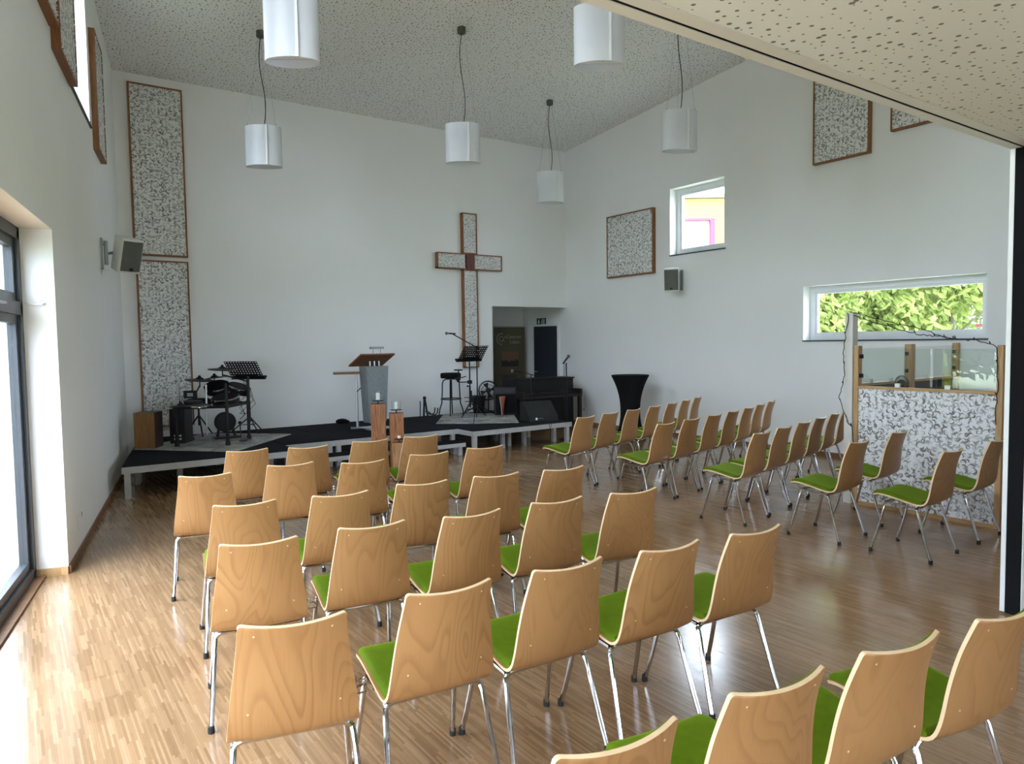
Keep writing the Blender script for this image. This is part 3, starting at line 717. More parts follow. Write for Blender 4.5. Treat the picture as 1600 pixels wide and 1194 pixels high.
framed('acoustic_panel', .80, 1.30, .07, 'petal acoustic panel whose lower corner shows under the track, rightmost', 'acoustic panel', (XR, 4.37, 4.262), -PI / 2, 'petal acoustic panels')
LZ = math.atan2(LT.y, LT.x)
framed('acoustic_panel', .86, 1.32, .065, 'petal acoustic panel left of the high window on the left wall', 'acoustic panel', lw(.79, 0, 3.92), LZ, 'petal acoustic panels')
framed('acoustic_panel', .69, 1.26, .06, 'slim petal acoustic panel right of the high window on the left wall', 'acoustic panel', lw(3.10, 0, 3.77), LZ, 'petal acoustic panels')
framed('acoustic_panel', .80, 1.32, .065, 'petal acoustic panel at the very top left corner of the photo', 'acoustic panel', lw(-.10, 0, 4.06), LZ, 'petal acoustic panels')
cr = thing('wall_cross', 'large wooden cross with petal filling on the white back wall', 'cross', (7.01, YB, 1.20))
def crossbit(x0, x1, z0, z1, skip=()):
    t, fr = .085, .02
    p = MB()
    if 'l' not in skip: p.box((x0, -t, z0), (x0 + fr, 0, z1))
    if 'r' not in skip: p.box((x1 - fr, -t, z0), (x1, 0, z1))
    if 'b' not in skip: p.box((x0, -t, z0), (x1, 0, z0 + fr))
    if 't' not in skip: p.box((x0, -t, z1 - fr), (x1, 0, z1))
    o = p.build('beam_frame', M_frame, cr, smooth=0)
    p = MB(); p.box((x0 + .02, -t + .012, z0 + .02), (x1 - .02, -.004, z1 - .02)); p.build('petal_board', M_petalsmall, o, smooth=0)
crossbit(-.155, .155, 2.085, 2.825); crossbit(-.155, .155, .0, 1.80); crossbit(-.69, -.085, 1.80, 2.085, 'r'); crossbit(.085, .705, 1.80, 2.085, 'l')
p = MB(); p.box((-.085, -.092, 1.79), (.085, -.004, 2.095)); p.build('centre_block', M_cross, cr, smooth=0)

# ------------------------------------------------------------------ wall speakers, sockets
def wall_speaker(label, loc, rz, tilt, brk, yawoff):
    root = thing('wall_speaker', label, 'speaker', loc, rz, 'wall speakers')
    M = Matrix.Rotation(yawoff, 3, 'Z') @ Matrix.Rotation(tilt, 3, 'X')
    w, h, d = .125, .19, .24
    poly = [(-w * .62, d * .5), (w * .62, d * .5), (w, -d * .28), (w * .97, -d * .5), (0, -d * .56), (-w * .97, -d * .5), (-w, -d * .28)]
    T = Vector((0, -.24, 0))
    p = MB(); p.prism(poly, -h, h, 0, None, M, T); p.build('cabinet', M_speaker, root, bevel=.012)
    g = MB(); gp = [(-w * .9, -d * .505), (0, -d * .575), (w * .9, -d * .505), (w * .9, -d * .45), (-w * .9, -d * .45)]
    g.prism(gp, -h * .88, h * .88, 0, None, M, T); go = g.build('grille', M_grey, root)
    b = MB(); b.box((-.02, -d * .6, -h * .82), (.02, -d * .57, -h * .66), 0, M, T); b.build('badge', M_black, go, smooth=0)
    p = MB(); p.box((-.03, -.02, -.17), (.03, 0, .17)); p.tube([(0, -.05, -.12), (0, -.05, .14)], .02, 10); p.tube([(0, -.05, .0), T + M @ Vector((0, d * .5, 0))], .016, 8); p.tube([(0, -.02, .1), (0, -.05, .1)], .012, 6); p.build('bracket', M_lgrey, root, smooth=30)
wall_speaker('white wall speaker on the left wall beside the tall panels', lw(3.02, 0, 2.70), LZ, R_(17), 1, R_(-54))
wall_speaker('white wall speaker on the right wall below the small window', (XR, 8.27, 2.665), -PI / 2, R_(8), 1, R_(36))
def socket(label, loc, rz, n=2):
    root = thing('wall_socket', label, 'socket', loc, rz, 'wall sockets')
    p = MB(); p.box((-.04 * n, -.011, -.04), (.04 * n, 0, .04)); p.build('plate', M_white, root, bevel=.003, smooth=0)
    for i in range(n):
        q = MB(); q.lathe([(.019, -.001), (.021, .0), (.021, .0015)], (-.04 * n + .04 + .08 * i, -.0115, 0), 16, 0, Matrix.Rotation(PI / 2, 3, 'X')); q.build('socket_insert', M_lgrey, root)
socket('white double socket low on the right wall near the stage', (XR, 10.84, .295), -PI / 2)
socket('white socket plate low on the left wall beyond the door', lw(.67, 0, .30), LZ, 1)
p = MB(); p.box((-.02, -.006, -.06), (.02, 0, .06)); tag(p.build('switch_plate', M_white, None, lw(.52, 0, .26), LZ, .002, 0), 'narrow white switch plate left of the low wall socket', 'switch')

# ------------------------------------------------------------------ pendant lamps
def make_lamp(label, x, y, zb, ztop, canopy_dx=0.0):
    H = .50
    root = thing('pendant_lamp', label, 'lamp', (x, y, zb), R_(-32), 'white pendant lamps')
    def sheet(a0, a1, s, n=16):
        p = MB(); pts = []
        for i in range(n + 1):
            a = R_(a0 + (a1 - a0) * i / n); pts.append((.235 * s * math.cos(a), .135 * s * math.sin(a)))
        t = .004; o = []
        for i, (px, py) in enumerate(pts):
            l = math.hypot(px, py); o.append((px * (1 - t / l), py * (1 - t / l)))
        p.prism(pts + o[::-1], 0, H) if False else None
        vs = []
        for q in (pts, o):
            for z in (0, H): vs.append([Vector((u, v, z)) for u, v in q])
        A, B, Cc, D = vs; k = len(pts); off = 0
        p.v = A + B + Cc + D
        for i in range(k - 1):
            for qa, qb in ((0, k), (2 * k, 3 * k), (0, 2 * k), (k, 3 * k)): p.f.append([qa + i, qa + i + 1, qb + i + 1, qb + i]); p.m.append(0)
        for i in (0, k - 1): p.f.append([i, k + i, 3 * k + i, 2 * k + i]); p.m.append(0)
        return p, pts
    p, pa = sheet(35, 286, 1.0, 30); so = p.build('shade_sheet', M_lamp, root)
    for e in (pa[0], pa[-1]):
        p = MB(); p.box((e[0] - .011, e[1] - .008, -.002), (e[0] + .011, e[1] + .008, H + .002)); p.build('edge_strip', M_white, so, smooth=0)
    p, pb = sheet(279, 395, .93, 16); so = p.build('shade_sheet', M_lamp, root)
    p = MB(); p.box((pb[-1][0] - .009, pb[-1][1] - .006, 0), (pb[-1][0] + .009, pb[-1][1] + .006, H)); p.build('edge_strip', M_white, so, smooth=0)
    p = MB(); p.bar((-.22, 0, .03), (.22, 0, .03), .03, .012); p.cyl((0, 0, .03), (0, 0, .16), .028, 12); p.build('lamp_holder', M_white, root)
    p = MB(); p.bar((-.20, 0, H - .03), (.20, 0, H - .03), .02, .01); p.build('top_bar', M_white, root)
    dz = ztop - zb
    p = MB(); p.lathe([(.05, dz - .075), (.055, dz - .07), (.055, dz), (.02, dz + .01)], (0, 0, 0), 18); p.build('canopy', M_grey, root)
    for px, py in ((-.19, -.05), (.17, -.06), (.0, .12)):
        p = MB(); p.tube([(px, py, H - .01), (px, py, H + .02)], .006, 6); p.tube([(px, py, H), (px * .15, py * .15, dz - .05)], .0018, 5); p.build('suspension_wire', M_lgrey, root)
    p = MB(); p.tube([(.03 * math.sin(i / 14 * 2 * PI) * (1 if i % 14 else 0) , .012 * math.sin(i / 14 * 4), H - .03 + (dz - .06 - H + .03) * i / 14) for i in range(15)], .0055, 6); p.build('power_cord', M_black, root)
for lab, x, y, zb in (('white pendant lamp, leftmost over the stage side', 2.80, 9.424, 3.95), ('white pendant lamp hanging above and left of the cross', 5.02, 8.168, 4.02), ('smallest white pendant lamp, farthest, left of the room corner', 7.507, 9.474, 3.97),
                      ('white pendant lamp before the right wall above the small window', 7.15, 6.349, 4.07), ('big near white pendant lamp cut by the top edge, left', 2.064, 6.056, 4.03), ('near white pendant lamp cut off by the ceiling track', 4.42, 4.85, 4.10)):
    make_lamp(lab, x, y, zb, zc(y))

# ------------------------------------------------------------------ stage
def podium(label, poly, zt, legs, group='stage podium units', fh=.085):
    cx = sum(p[0] for p in poly) / len(poly); cy = sum(p[1] for p in poly) / len(poly)
    root = thing('stage_podium', label, 'stage', (cx, cy, 0), 0, group)
    pl = [(x - cx, y - cy) for x, y in poly]
    p = MB(); p.prism(pl, zt - fh, zt - .012); p.build('frame', M_aluframe, root, smooth=0)
    ins = [(x * .995, y * .995) for x, y in pl]
    p = MB(); p.prism(ins, zt - .012, zt); p.build('carpet_top', M_carpet, root, smooth=0)
    for x, y in legs:
        p = MB(); p.box((x - cx - .03, y - cy - .03, 0), (x - cx + .03, y - cy + .03, zt - fh)); p.build('leg', M_aluframe, root, smooth=0)
S_ = .37
def rect(x0, y0, x1, y1): return [(x0, y0), (x1, y0), (x1, y1), (x0, y1)]
def corners(x0, y0, x1, y1, k=.06): return [(x0 + k, y0 + k), (x1 - k, y0 + k), (x1 - k, y1 - k), (x0 + k, y1 - k)]
podium('black-topped stage unit at the left front corner', [(.95, 8.735), (2.88, 8.735), (2.88, 9.735), (1.15, 9.735)], S_, [(1.01, 8.80), (1.62, 9.25), (1.22, 9.67), (2.82, 8.80), (2.82, 9.67)])
podium('black-topped stage unit at the left rear under the drums', [(1.155, 9.74), (2.88, 9.74), (2.88, 11.29), (1.46, 11.29)], S_, [(1.25, 9.80), (2.82, 9.80), (2.82, 11.2), (1.55, 11.2)])
podium('black-topped stage unit left of the lectern', rect(2.885, 9.285, 3.58, 11.29), S_, corners(2.885, 9.285, 3.58, 11.29))
podium('black-topped stage unit under the lectern', rect(3.585, 9.285, 5.51, 11.29), S_, corners(3.585, 9.285, 5.51, 11.29))
podium('black-topped stage unit at the right front', rect(5.515, 8.855, 6.74, 10.05), S_, [(5.575, 8.915), (6.50, 9.36), (5.575, 9.99), (6.30, 9.24), (6.68, 9.99)])
podium('black-topped stage unit at the right front end', rect(6.745, 8.87, 7.41, 10.05), S_, [(6.80, 9.35), (7.35, 8.93), (7.35, 9.27), (7.35, 9.99)])
podium('black-topped stage unit at the right rear under the stool', rect(5.515, 10.055, 7.41, 11.29), S_, corners(5.515, 10.055, 7.41, 11.29))
podium('low step unit before the stage middle', rect(3.2, 8.98, 5.465, 9.27), .2, [(3.3, 9.12), (4.1, 9.05), (5.40, 9.05), (5.40, 9.21)], 'stage steps', .07)

# rugs
def rugp(label, pts, z):
    cx = sum(p[0] for p in pts) / 4; cy = sum(p[1] for p in pts) / 4
    p = MB(); p.prism([(x - cx, y - cy) for x, y in pts], 0, .008); tag(p.build('rug', M_rug, None, (cx, cy, z), 0, 0, 0), label, 'rug', 'rugs on the stage')
rugp('worn grey rug under the drum kit', [(1.24, 10.10), (2.20, 9.02), (3.30, 10.27), (2.35, 11.27)], S_ + .001)
rugp('worn grey rug under the bar stool, left one', [(5.55, 10.02), (6.00, 9.62), (6.90, 11.02), (6.40, 11.26)], S_ + .001)
rugp('worn grey rug before the black amplifier, right one', [(6.01, 9.61), (6.62, 9.24), (7.38, 10.47), (6.91, 11.01)], S_ + .001)

ZR = S_ + .009
def at(x, y, z=ZR): return (x, y, z)
# cajon and speaker box at the left
c = thing('cajon', 'amber wooden cajon drum at the left end of the stage', 'drum', at(1.43, 10.15), R_(-30))
p = MB(); p.box((-.125, -.13, 0), (.125, -.122, .455)); p.build('front_board', M_cajon, c, smooth=0)
p = MB(); p.box((-.125, -.122, 0), (.125, .14, .455)); p.build('body', simple('dark_brown_body', (.035, .02, .014), .5), c, bevel=.004, smooth=0)
c = thing('speaker_box', 'dark speaker box with white sockets between cajon and drums', 'speaker', at(1.86, 10.38), R_(-33))
p = MB(); p.box((-.10, -.13, 0), (.10, .13, .46)); p.build('cabinet', simple('dark_box', (.02, .014, .012), .5), c, bevel=.004, smooth=0)
for i in range(2):
    for k in range(3): q = MB(); q.lathe([(.008, 0), (.014, .003), (.014, .006)], (-.03 + .035 * k, -.13, .06 + .045 * i), 12, 0, Matrix.Rotation(PI / 2, 3, 'X')); q.build('socket', M_upvc, c)

# electronic drum kit
dk = thing('electronic_drum_kit', 'black electronic drum kit on a rack at the left of the stage', 'drum kit', at(2.25, 10.15), 0)
def dp(x, y, z): return (x - 2.25, y - 10.15, z)
def kitpart(name, mb, m=M_black, parent=dk): return mb.build(name, m, parent)
for x, y in ((1.73, 9.98), (2.28, 9.66), (2.67, 10.12), (2.05, 10.75)):
    lg = MB(); lg.tube([dp(x, y, .02), dp(x, y, .50)], .021, 10); lg.tube([dp(x, y, .48), dp(x, y, .53)], .032, 10); o = kitpart('rack_leg', lg)
    ft = MB(); ft.tube([dp(x, y, 0), dp(x, y, .05)], .03, 10); kitpart('foot_cap', ft, M_rubber, o)
rk = MB(); rk.tube([dp(1.73, 9.98, .5), dp(2.28, 9.66, .5)], .02, 10); rk.tube([dp(2.28, 9.66, .5), dp(2.67, 10.12, .5)], .02, 10); rk.tube([dp(2.67, 10.12, .5), dp(2.05, 10.75, .5)], .02, 10); rk.tube([dp(2.28, 9.66, .5), dp(2.28, 9.68, .80)], .018, 8); rk.tube([dp(2.67, 10.12, .5), dp(2.68, 10.12, .86)], .02, 8)
kitpart('rack', rk)
def pad(x, y, z, r, h, tx, ty, name='drum_pad', post=None):
    M = Matrix.Rotation(tx, 3, 'X') @ Matrix.Rotation(ty, 3, 'Y')
    p = MB(); p.lathe([(r * .96, -h), (r, -h * .9), (r, -.01), (r * .99, .004), (r * .9, .006)], dp(x, y, z), 26, 0, M); o = kitpart(name, p)
    q = MB(); q.lathe([(r * 1.0, -.016), (r * 1.03, -.012), (r * 1.03, .004), (r * .98, .008)], dp(x, y, z), 26, 0, M, True); kitpart('rim', q, M_chrome if r > .13 else M_rubber, o)
    if post: t = MB(); t.tube([dp(x, y, z - h), post], .012, 8); kitpart('pad_arm', t, M_blackm, o)
pad(2.36, 10.05, .60, .175, .085, R_(12), R_(-10), post=dp(2.3, 9.8, .5)); pad(2.33, 10.38, .74, .165, .08, R_(22), R_(-12), post=dp(2.4, 10.3, .5)); pad(2.60, 10.24, .72, .15, .08, R_(20), R_(14), post=dp(2.67, 10.12, .6)); pad(1.98, 10.18, .555, .115, .07, R_(5), 0, post=dp(1.9, 9.95, .5)); pad(2.0, 9.86, .52, .0001 + .13, .03, R_(4), 0)
def cymbal(x, y, z, r, tx, ty, base):
    M = Matrix.Rotation(tx, 3, 'X') @ Matrix.Rotation(ty, 3, 'Y')
    p = MB(); p.lathe([(r, -.012), (r, -.006), (r * .3, .012), (r * .2, .03), (.012, .034)], dp(x, y, z), 28, 0, M); o = kitpart('cymbal_pad', p)
    t = MB(); t.tube([dp(x, y, z + .05), dp(x, y, z - .10)], .008, 8); t.tube([dp(x, y, z - .08), base], .010, 8); t.lathe([(.018, -.0), (.022, .012), (.012, .03)], dp(x, y, z + .03), 10); kitpart('cymbal_arm', t, M_blackm, o)
cymbal(2.42, 10.42, .965, .19, R_(4), R_(2), dp(2.66, 10.12, .80)); cymbal(2.12, 10.42, .83, .19, R_(4), R_(3), dp(2.05, 10.7, .5)); cymbal(2.34, 10.55, .845, .18, R_(-3), R_(-6), dp(2.4, 10.4, .5)); cymbal(1.78, 9.93, .525, .14, 0, 0, dp(1.74, 9.97, .45))
p = MB(); p.box((-.08, -.02, -.05), (.08, .02, .05), 0, Matrix.Rotation(R_(-25), 3, 'Z'), dp(1.92, 10.02, .66)); o = kitpart('sound_module', p); q = MB(); q.box((-.035, -.023, -.025), (.035, -.019, .02), 0, Matrix.Rotation(R_(-25), 3, 'Z'), dp(1.92, 10.02, .66)); kitpart('module_display', q, M_lgrey, o)
p = MB(); p.lathe([(.13, -.05), (.14, -.04), (.14, .04), (.13, .05)], dp(2.45, 10.5, .22), 24, 0, Matrix.Rotation(PI / 2, 3, 'X')); p.box((-.17, -.1, .0), (.17, .1, .02), 0, None, dp(2.45, 10.45, 0)); p.tube([dp(2.33, 10.45, .02), dp(2.40, 10.5, .30)], .02, 8); p.tube([dp(2.57, 10.45, .02), dp(2.5, 10.5, .30)], .02, 8); kitpart('kick_pad', p)
p = MB(); p.box((-.05, -.15, .0), (.05, .15, .014), 0, Matrix.Rotation(R_(-20), 3, 'Z'), dp(2.58, 10.02, .006)); p.tube([dp(2.56, 10.12, .02), dp(2.56, 10.14, .22)], .008, 8); p.sphere(dp(2.56, 10.15, .23), .025); kitpart('bass_pedal', p, M_blackm)
for a in (0, 2.1, 4.2):
    p = MB(); p.tube([dp(1.86, 10.45, .30), dp(1.86 + .17 * math.cos(a), 10.45 + .17 * math.sin(a), .012)], .009, 8); kitpart('stand_leg', p, M_blackm)
p = MB(); p.tube([dp(1.86, 10.45, .12), dp(1.86, 10.45, .80)], .010, 8); kitpart('stand_post', p, M_chrome)
p = MB(); p.tube([dp(2.10, 10.0, .12), dp(2.11, 10.0, .78)], .012, 8); kitpart('hanging_rod', p, M_alu)
p = MB()
for k in range(4): p.tube([dp(2.62 + .02 * k, 10.15, .8), dp(2.70 + .03 * k, 10.2, .62 - .05 * k), dp(2.6, 10.3, .5 - .08 * k), dp(2.63, 10.13, .35)], .004, 5)
kitpart('cables', p, M_rubber)
ds = thing('drum_stool', 'low black drum throne behind the drum rack', 'stool', at(2.2, 10.95)); 
p = MB(); p.lathe([(.15, .44), (.17, .46), (.17, .52), (.14, .535)], (0, 0, 0), 24); p.build('seat', M_blackcloth, ds)
for a in (.5, 2.6, 4.7): p = MB(); p.tube([(0, 0, .30), (.22 * math.cos(a), .22 * math.sin(a), .012)], .011, 8); p.build('leg', M_blackm, ds)
p = MB(); p.tube([(0, 0, .15), (0, 0, .45)], .014, 8); p.build('post', M_blackm, ds)

# music stands
def music_stand(label, x, y, z, h, rz, tilt, legr=.26):
    root = thing('music_stand', label, 'music stand', (x, y, z), rz, 'music stands')
    p = MB(); p.tube([(0, 0, .16), (0, 0, h)], .012, 10); p.tube([(0, 0, .16), (0, 0, h * .55)], .016, 10); p.build('pole', M_blackm, root)
    p = MB(); p.tube([(.016, 0, h * .55), (.05, 0, h * .55)], .008, 8); p.sphere((.05, 0, h * .55), .016); p.build('clamp_knob', M_black, root)
    for a in (.4, 2.5, 4.6): p = MB(); p.tube([(0, 0, .24), (legr * math.cos(a), legr * math.sin(a), .012)], .009, 8); p.tube([(0, 0, .13), (legr * .5 * math.cos(a), legr * .5 * math.sin(a), .12)], .006, 6); p.build('leg', M_blackm, root)
    M = Matrix.Rotation(tilt, 3, 'X'); T = Vector((0, 0, h))
    # perforated desk: a grid of bars round square-ish holes
    w, hh, nx, nz = .255, .34, 12, 8
    vs = []; fs = []; mb = MB()
    xs = [-w + 2 * w * i / nx for i in range(nx + 1)]; zs = [hh * j / nz for j in range(nz + 1)]
    for i in range(nx):
        for j in range(nz):
            x0, x1, z0, z1 = xs[i], xs[i + 1], zs[j], zs[j + 1]; cx, cz = (x0 + x1) / 2, (z0 + z1) / 2
            solid = (j < 2 and 2 <= i < nx - 2) or j == 0
            if solid: q = [(x0, 0, z0), (x1, 0, z0), (x1, 0, z1), (x0, 0, z1)]; mb.add([M @ Vector(a) + T for a in q], [(0, 1, 2, 3)])
            else:
                r = .0102; o = [Vector((x0, 0, z0)), Vector((x1, 0, z0)), Vector((x1, 0, z1)), Vector((x0, 0, z1))]; k = [Vector((cx - r, 0, cz - r)), Vector((cx + r, 0, cz - r)), Vector((cx + r, 0, cz + r)), Vector((cx - r, 0, cz + r))]
                mb.add([M @ a + T for a in o + k], [(0, 1, 5, 4), (1, 2, 6, 5), (2, 3, 7, 6), (3, 0, 4, 7)])
    dkk = mb.build('desk', M_black, root, smooth=0)
    sd = dkk.modifiers.new('thickness', 'SOLIDIFY'); sd.thickness = .003
    p = MB(); p.box((-w - .012, -.055, -.012), (w + .012, .003, .0), 0, M, T); p.box((-w - .012, -.058, -.012), (w + .012, -.053, .012), 0, M, T); p.build('ledge', M_black, root, smooth=0)
    return root
music_stand('black perforated music stand beside the drum kit', 2.87, 10.81, ZR, .80, R_(136), R_(-40), .28)
music_stand('black perforated music stand beside the bar stool', 6.53, 10.56, ZR, .965, R_(183), R_(-40), .27)
# mic boom stand in front of that music stand
def straight_mic(root, p, d):
    p = Vector(p); d = Vector(d).normalized()
    m = MB(); m.tube([p - d * .16, p - d * .03], [.011, .015], 10); mo = m.build('microphone', M_black, root)
    q = MB(); q.sphere(p, .027); q.build('mic_head', M_grey, mo)
ms = thing('boom_mic_stand', 'black boom microphone stand leaning over the music stand by the stool', 'microphone stand', at(6.72, 10.62), 0)
p = MB(); p.tube([(0, 0, .12), (0, 0, 1.20)], .011, 10); p.build('pole', M_blackm, ms)
for a in (-2.2, -.2, 2.0): p = MB(); p.tube([(0, 0, .18), (.33 * math.cos(a), .33 * math.sin(a), .012)], .010, 8); p.build('leg', M_blackm, ms)
bd = Vector((-.72, .40, 0)).normalized()
p = MB(); p.tube([Vector((0, 0, 1.20)) - bd * .05 + Vector((0, 0, -.03)), Vector((0, 0, 1.20)) + bd * .42 + Vector((0, 0, .24))], .009, 8); p.sphere((0, 0, 1.2), .025); p.build('boom', M_blackm, ms)
straight_mic(ms, Vector((0, 0, 1.45)) + bd * .52, bd + Vector((0, 0, .06)))
ph = thing('tablet_holder', 'black clamp arm with phone holder on the music stand pole', 'holder', (6.53, 10.56, ZR + .60))
ux = Vector((-.817, .576, 0))
p = MB(); p.tube([(0, 0, 0), ux * .2], .010, 8); p.box((-.03, -.03, -.03), (.03, .03, .03)); p.build('arm', M_blackm, ph)
p = MB(); p.tube([ux * .2, ux * .2 + Vector((0, 0, .08))], .022, 8); p.sphere(ux * .2 + Vector((0, 0, .05)), .04); p.tube([ux * .2 + Vector((0, 0, .08)), ux * .19 + Vector((0, 0, .2))], .012, 8); p.tube([ux * .27 + Vector((0, 0, .21)), ux * .12 + Vector((0, 0, .21))], .012, 8); p.tube([ux * .24 + Vector((0, 0, .05)), ux * .06 + Vector((0, 0, .1))], .008, 8); p.build('phone_clamp', M_black, ph)
p = MB(); p.bar(ux * .1 + Vector((0, 0, -.27)), ux * -.08 + Vector((0, 0, -.27)), .03, .012); p.bar(ux * .09 + Vector((0, 0, -.34)), ux * -.0 + Vector((0, 0, -.34)), .02, .012); p.box((.012, -.02, -.36), (.03, .02, -.15)); p.build('side_clips', M_blackm, ph)

# bar stool
st = thing('bar_stool', 'black metal bar stool with round padded seat and foot ring', 'stool', at(6.40, 10.99), R_(10))
p = MB(); p.lathe([(.02, .655), (.17, .66), (.182, .675), (.182, .735), (.165, .752), (.02, .757)], (0, 0, 0), 28); p.build('seat', M_blackcloth, st)
for k in range(4):
    a = PI / 4 + k * PI / 2; c_, s_ = math.cos(a), math.sin(a)
    p = MB(); p.tube([(.22 * c_, .22 * s_, .0), (.205 * c_, .205 * s_, .10), (.165 * c_, .165 * s_, .22), (.155 * c_, .155 * s_, .40), (.15 * c_, .15 * s_, .56), (.135 * c_, .135 * s_, .61), (.09 * c_, .09 * s_, .64), (.0, .0, .645)], .011, 8); p.build('leg', M_blackm, st)
p = MB(); p.tube([(.18 * math.cos(2 * PI * i / 28), .18 * math.sin(2 * PI * i / 28), .29) for i in range(28)], .010, 8, 0, True); p.build('foot_ring', M_blackm, st)
p = MB(); p.tube([(0, 0, .30), (0, 0, .655)], .013, 8); p.build('centre_post', M_blackm, st)

# guitar stand
gs = thing('guitar_stand', 'black folding guitar stand against the back wall', 'stand', (5.90, 11.05, S_))
p = MB(); p.tube([(-.02, 0, .0), (-.005, 0, .32)], .018, 8); p.tube([(.06, 0, 0), (.005, 0, .33)], .016, 8); p.tube([(-.09, 0, 0), (-.085, 0, .29)], .009, 8); p.sphere((0, 0, .34), .03); p.build('frame', M_black, gs)
for dy in (-.06, .04): p = MB(); p.tube([(.04, dy, .10), (.10, dy, .05), (.16, dy - .02, .04), (.20, dy - .03, .07), (.21, dy - .03, .16)], .011, 8); p.build('hook_arm', M_rubber, gs)
p = MB(); p.sphere((0, 0, 0), .1, sc=(1.05, .6, .42)); p.sphere((.07, -.02, -.012), .06, sc=(1, .7, .45)); tag(p.build('cloth_bundle', M_blackcloth, None, (4.40, 11.1, S_ + .042)), 'small dark cloth bundle lying at the back wall left of the lectern', 'cloth')

# lectern and side table
lc = thing('lectern', 'grey lectern with a slanted dark brown wooden top', 'lectern', (4.55, 10.13, S_), R_(8))
p = MB()
fw, bw_ = .195, .155
vs = [(-bw_, -.09, .10), (bw_, -.09, .10), (bw_, .09, .10), (-bw_, .09, .10), (-fw, -.11, .955), (fw, -.11, .955), (fw, .11, .955), (-fw, .11, .955)]
p.add(vs, [(3, 2, 1, 0), (4, 5, 6, 7), (0, 1, 5, 4), (1, 2, 6, 5), (2, 3, 7, 6), (3, 0, 4, 7)]); p.build('body', simple('grey_lectern_laminate', (.20, .23, .24), .5, var=.12, nscale=25), lc, bevel=.012)
p = MB(); p.box((-.30, -.20, -.012), (.30, .20, .012), 0, Matrix.Rotation(R_(-26), 3, 'X'), (-.03, .0, 1.05)); p.build('slanted_top', M_lect, lc, bevel=.004, smooth=0)
p = MB(); [p.tube([(x, -.02, .94), (x, -.02, 1.03)], .012, 8) for x in (-.08, .0, .08)]; p.build('top_support', M_alu, lc)
p = MB(); p.tube([(-.08, -.12, 1.10), (-.08, -.12, 1.22)], .005, 6); p.tube([(.05, -.12, 1.10), (.05, -.12, 1.22)], .005, 6); p.box((-.13, -.14, 1.215), (.10, -.10, 1.25)); p.build('reading_lamp', M_lgrey, lc, smooth=0)
p = MB(); p.tube([(0, 0, .02), (0, 0, .11)], .03, 12); p.box((-.20, -.18, 0), (.20, .18, .022)); p.build('base', M_alu, lc)
tb = thing('side_table', 'slim side table with a wooden top left of the lectern', 'table', (4.31, 10.24, S_), R_(-20))
p = MB(); p.box((-.34, -.20, .845), (.06, .18, .872)); p.build('table_top', M_lect, tb, bevel=.004, smooth=0)
p = MB(); p.tube([(0, 0, .02), (0, 0, .845)], .015, 10); p.tube([(0, 0, .02), (0, 0, .60)], .019, 10); p.build('pole', M_alu, tb)
p = MB(); p.tube([(0, -.02, .57), (.075, -.02, .64)], .007, 8); p.build('adjusting_lever', M_black, tb)
p = MB(); p.box((-.10, -.15, 0), (.12, .15, .018)); p.build('base', M_blackm, tb, smooth=0)

# candle blocks
def block(label, x, y, h, w, mat, rz):
    root = thing('wooden_block', label, 'wooden pillar', (x, y, 0), rz, 'oak beam blocks')
    p = MB(); p.box((-w / 2, -w / 2, 0), (w / 2, w / 2, h)); p.build('beam', mat, root, bevel=.006, smooth=0)
block('tallest oak beam block holding a glass candle, left of three', 3.965, 8.72, .873, .19, M_block, R_(-26))
block('middle-height oak beam block holding a glass candle, right of three', 4.235, 8.74, .733, .19, M_block, R_(-26))
block('shortest oak beam block, in front, with a tea light', 4.085, 8.36, .388, .17, M_blocklight, R_(-32))
def candle(label, x, y, z, r=.075, hc=.085, rc=.026, hg=.105):
    root = thing('candle_holder', label, 'candle', (x, y, z), 0, 'glass candle holders')
    p = MB(); p.lathe([(.03, 0), (.03, .004), (.008, .008), (.008, .03), (r, .036), (r * 1.02, .044), (.01, .044)], (0, 0, 0), 24); p.build('saucer', M_blackm, root)
    if hg: p = MB(); p.lathe([(r * .72, .046), (r * .80, .05), (r * .86, .046 + hg), (r * .82, .046 + hg), (r * .76, .053), (.002, .052)], (0, 0, 0), 24); p.build('glass_cup', M_glass, root)
    p = MB(); p.lathe([(rc, .053), (rc, .053 + hc), (rc * .7, .056 + hc)], (0, 0, 0), 18); o = p.build('candle', M_wax, root)
    p = MB(); p.tube([(0, 0, .054 + hc), (.001, 0, .066 + hc)], .0015, 5); p.build('wick', M_black, o)
candle('white candle in a glass cup on the tallest oak block', 3.965, 8.72, .874)
candle('white candle in a glass cup on the middle oak block', 4.235, 8.74, .734)
candle('small white tea light on a dark saucer on the shortest block', 4.085, 8.36, .389, .065, .03, .022, 0)

# high table with black stretch cover
ht = thing('high_table', 'round bar table under a tight black stretch cover', 'table', (8.52, 8.668, 0))
prof = []
for i in range(25):
    t = i / 24; z = 1.07 * t
    r = .165 + .15 * abs((t - .44) / .56) ** 2.2 if t > .44 else .165 + .10 * ((.44 - t) / .44) ** 2.2
    prof.append((r, z))
prof += [(.31, 1.082), (.02, 1.085)]
p = MB(); p.lathe(prof, (0, 0, 0), 36); p.build('stretch_cover', M_blackcloth, ht)
for k in range(4):
    a = k * PI / 2 + .4; q = MB(); q.tube([(.20 * math.cos(a), .20 * math.sin(a), .03), (.27 * math.cos(a), .27 * math.sin(a), .008)], .018, 8); q.build('foot', M_rubber, ht)

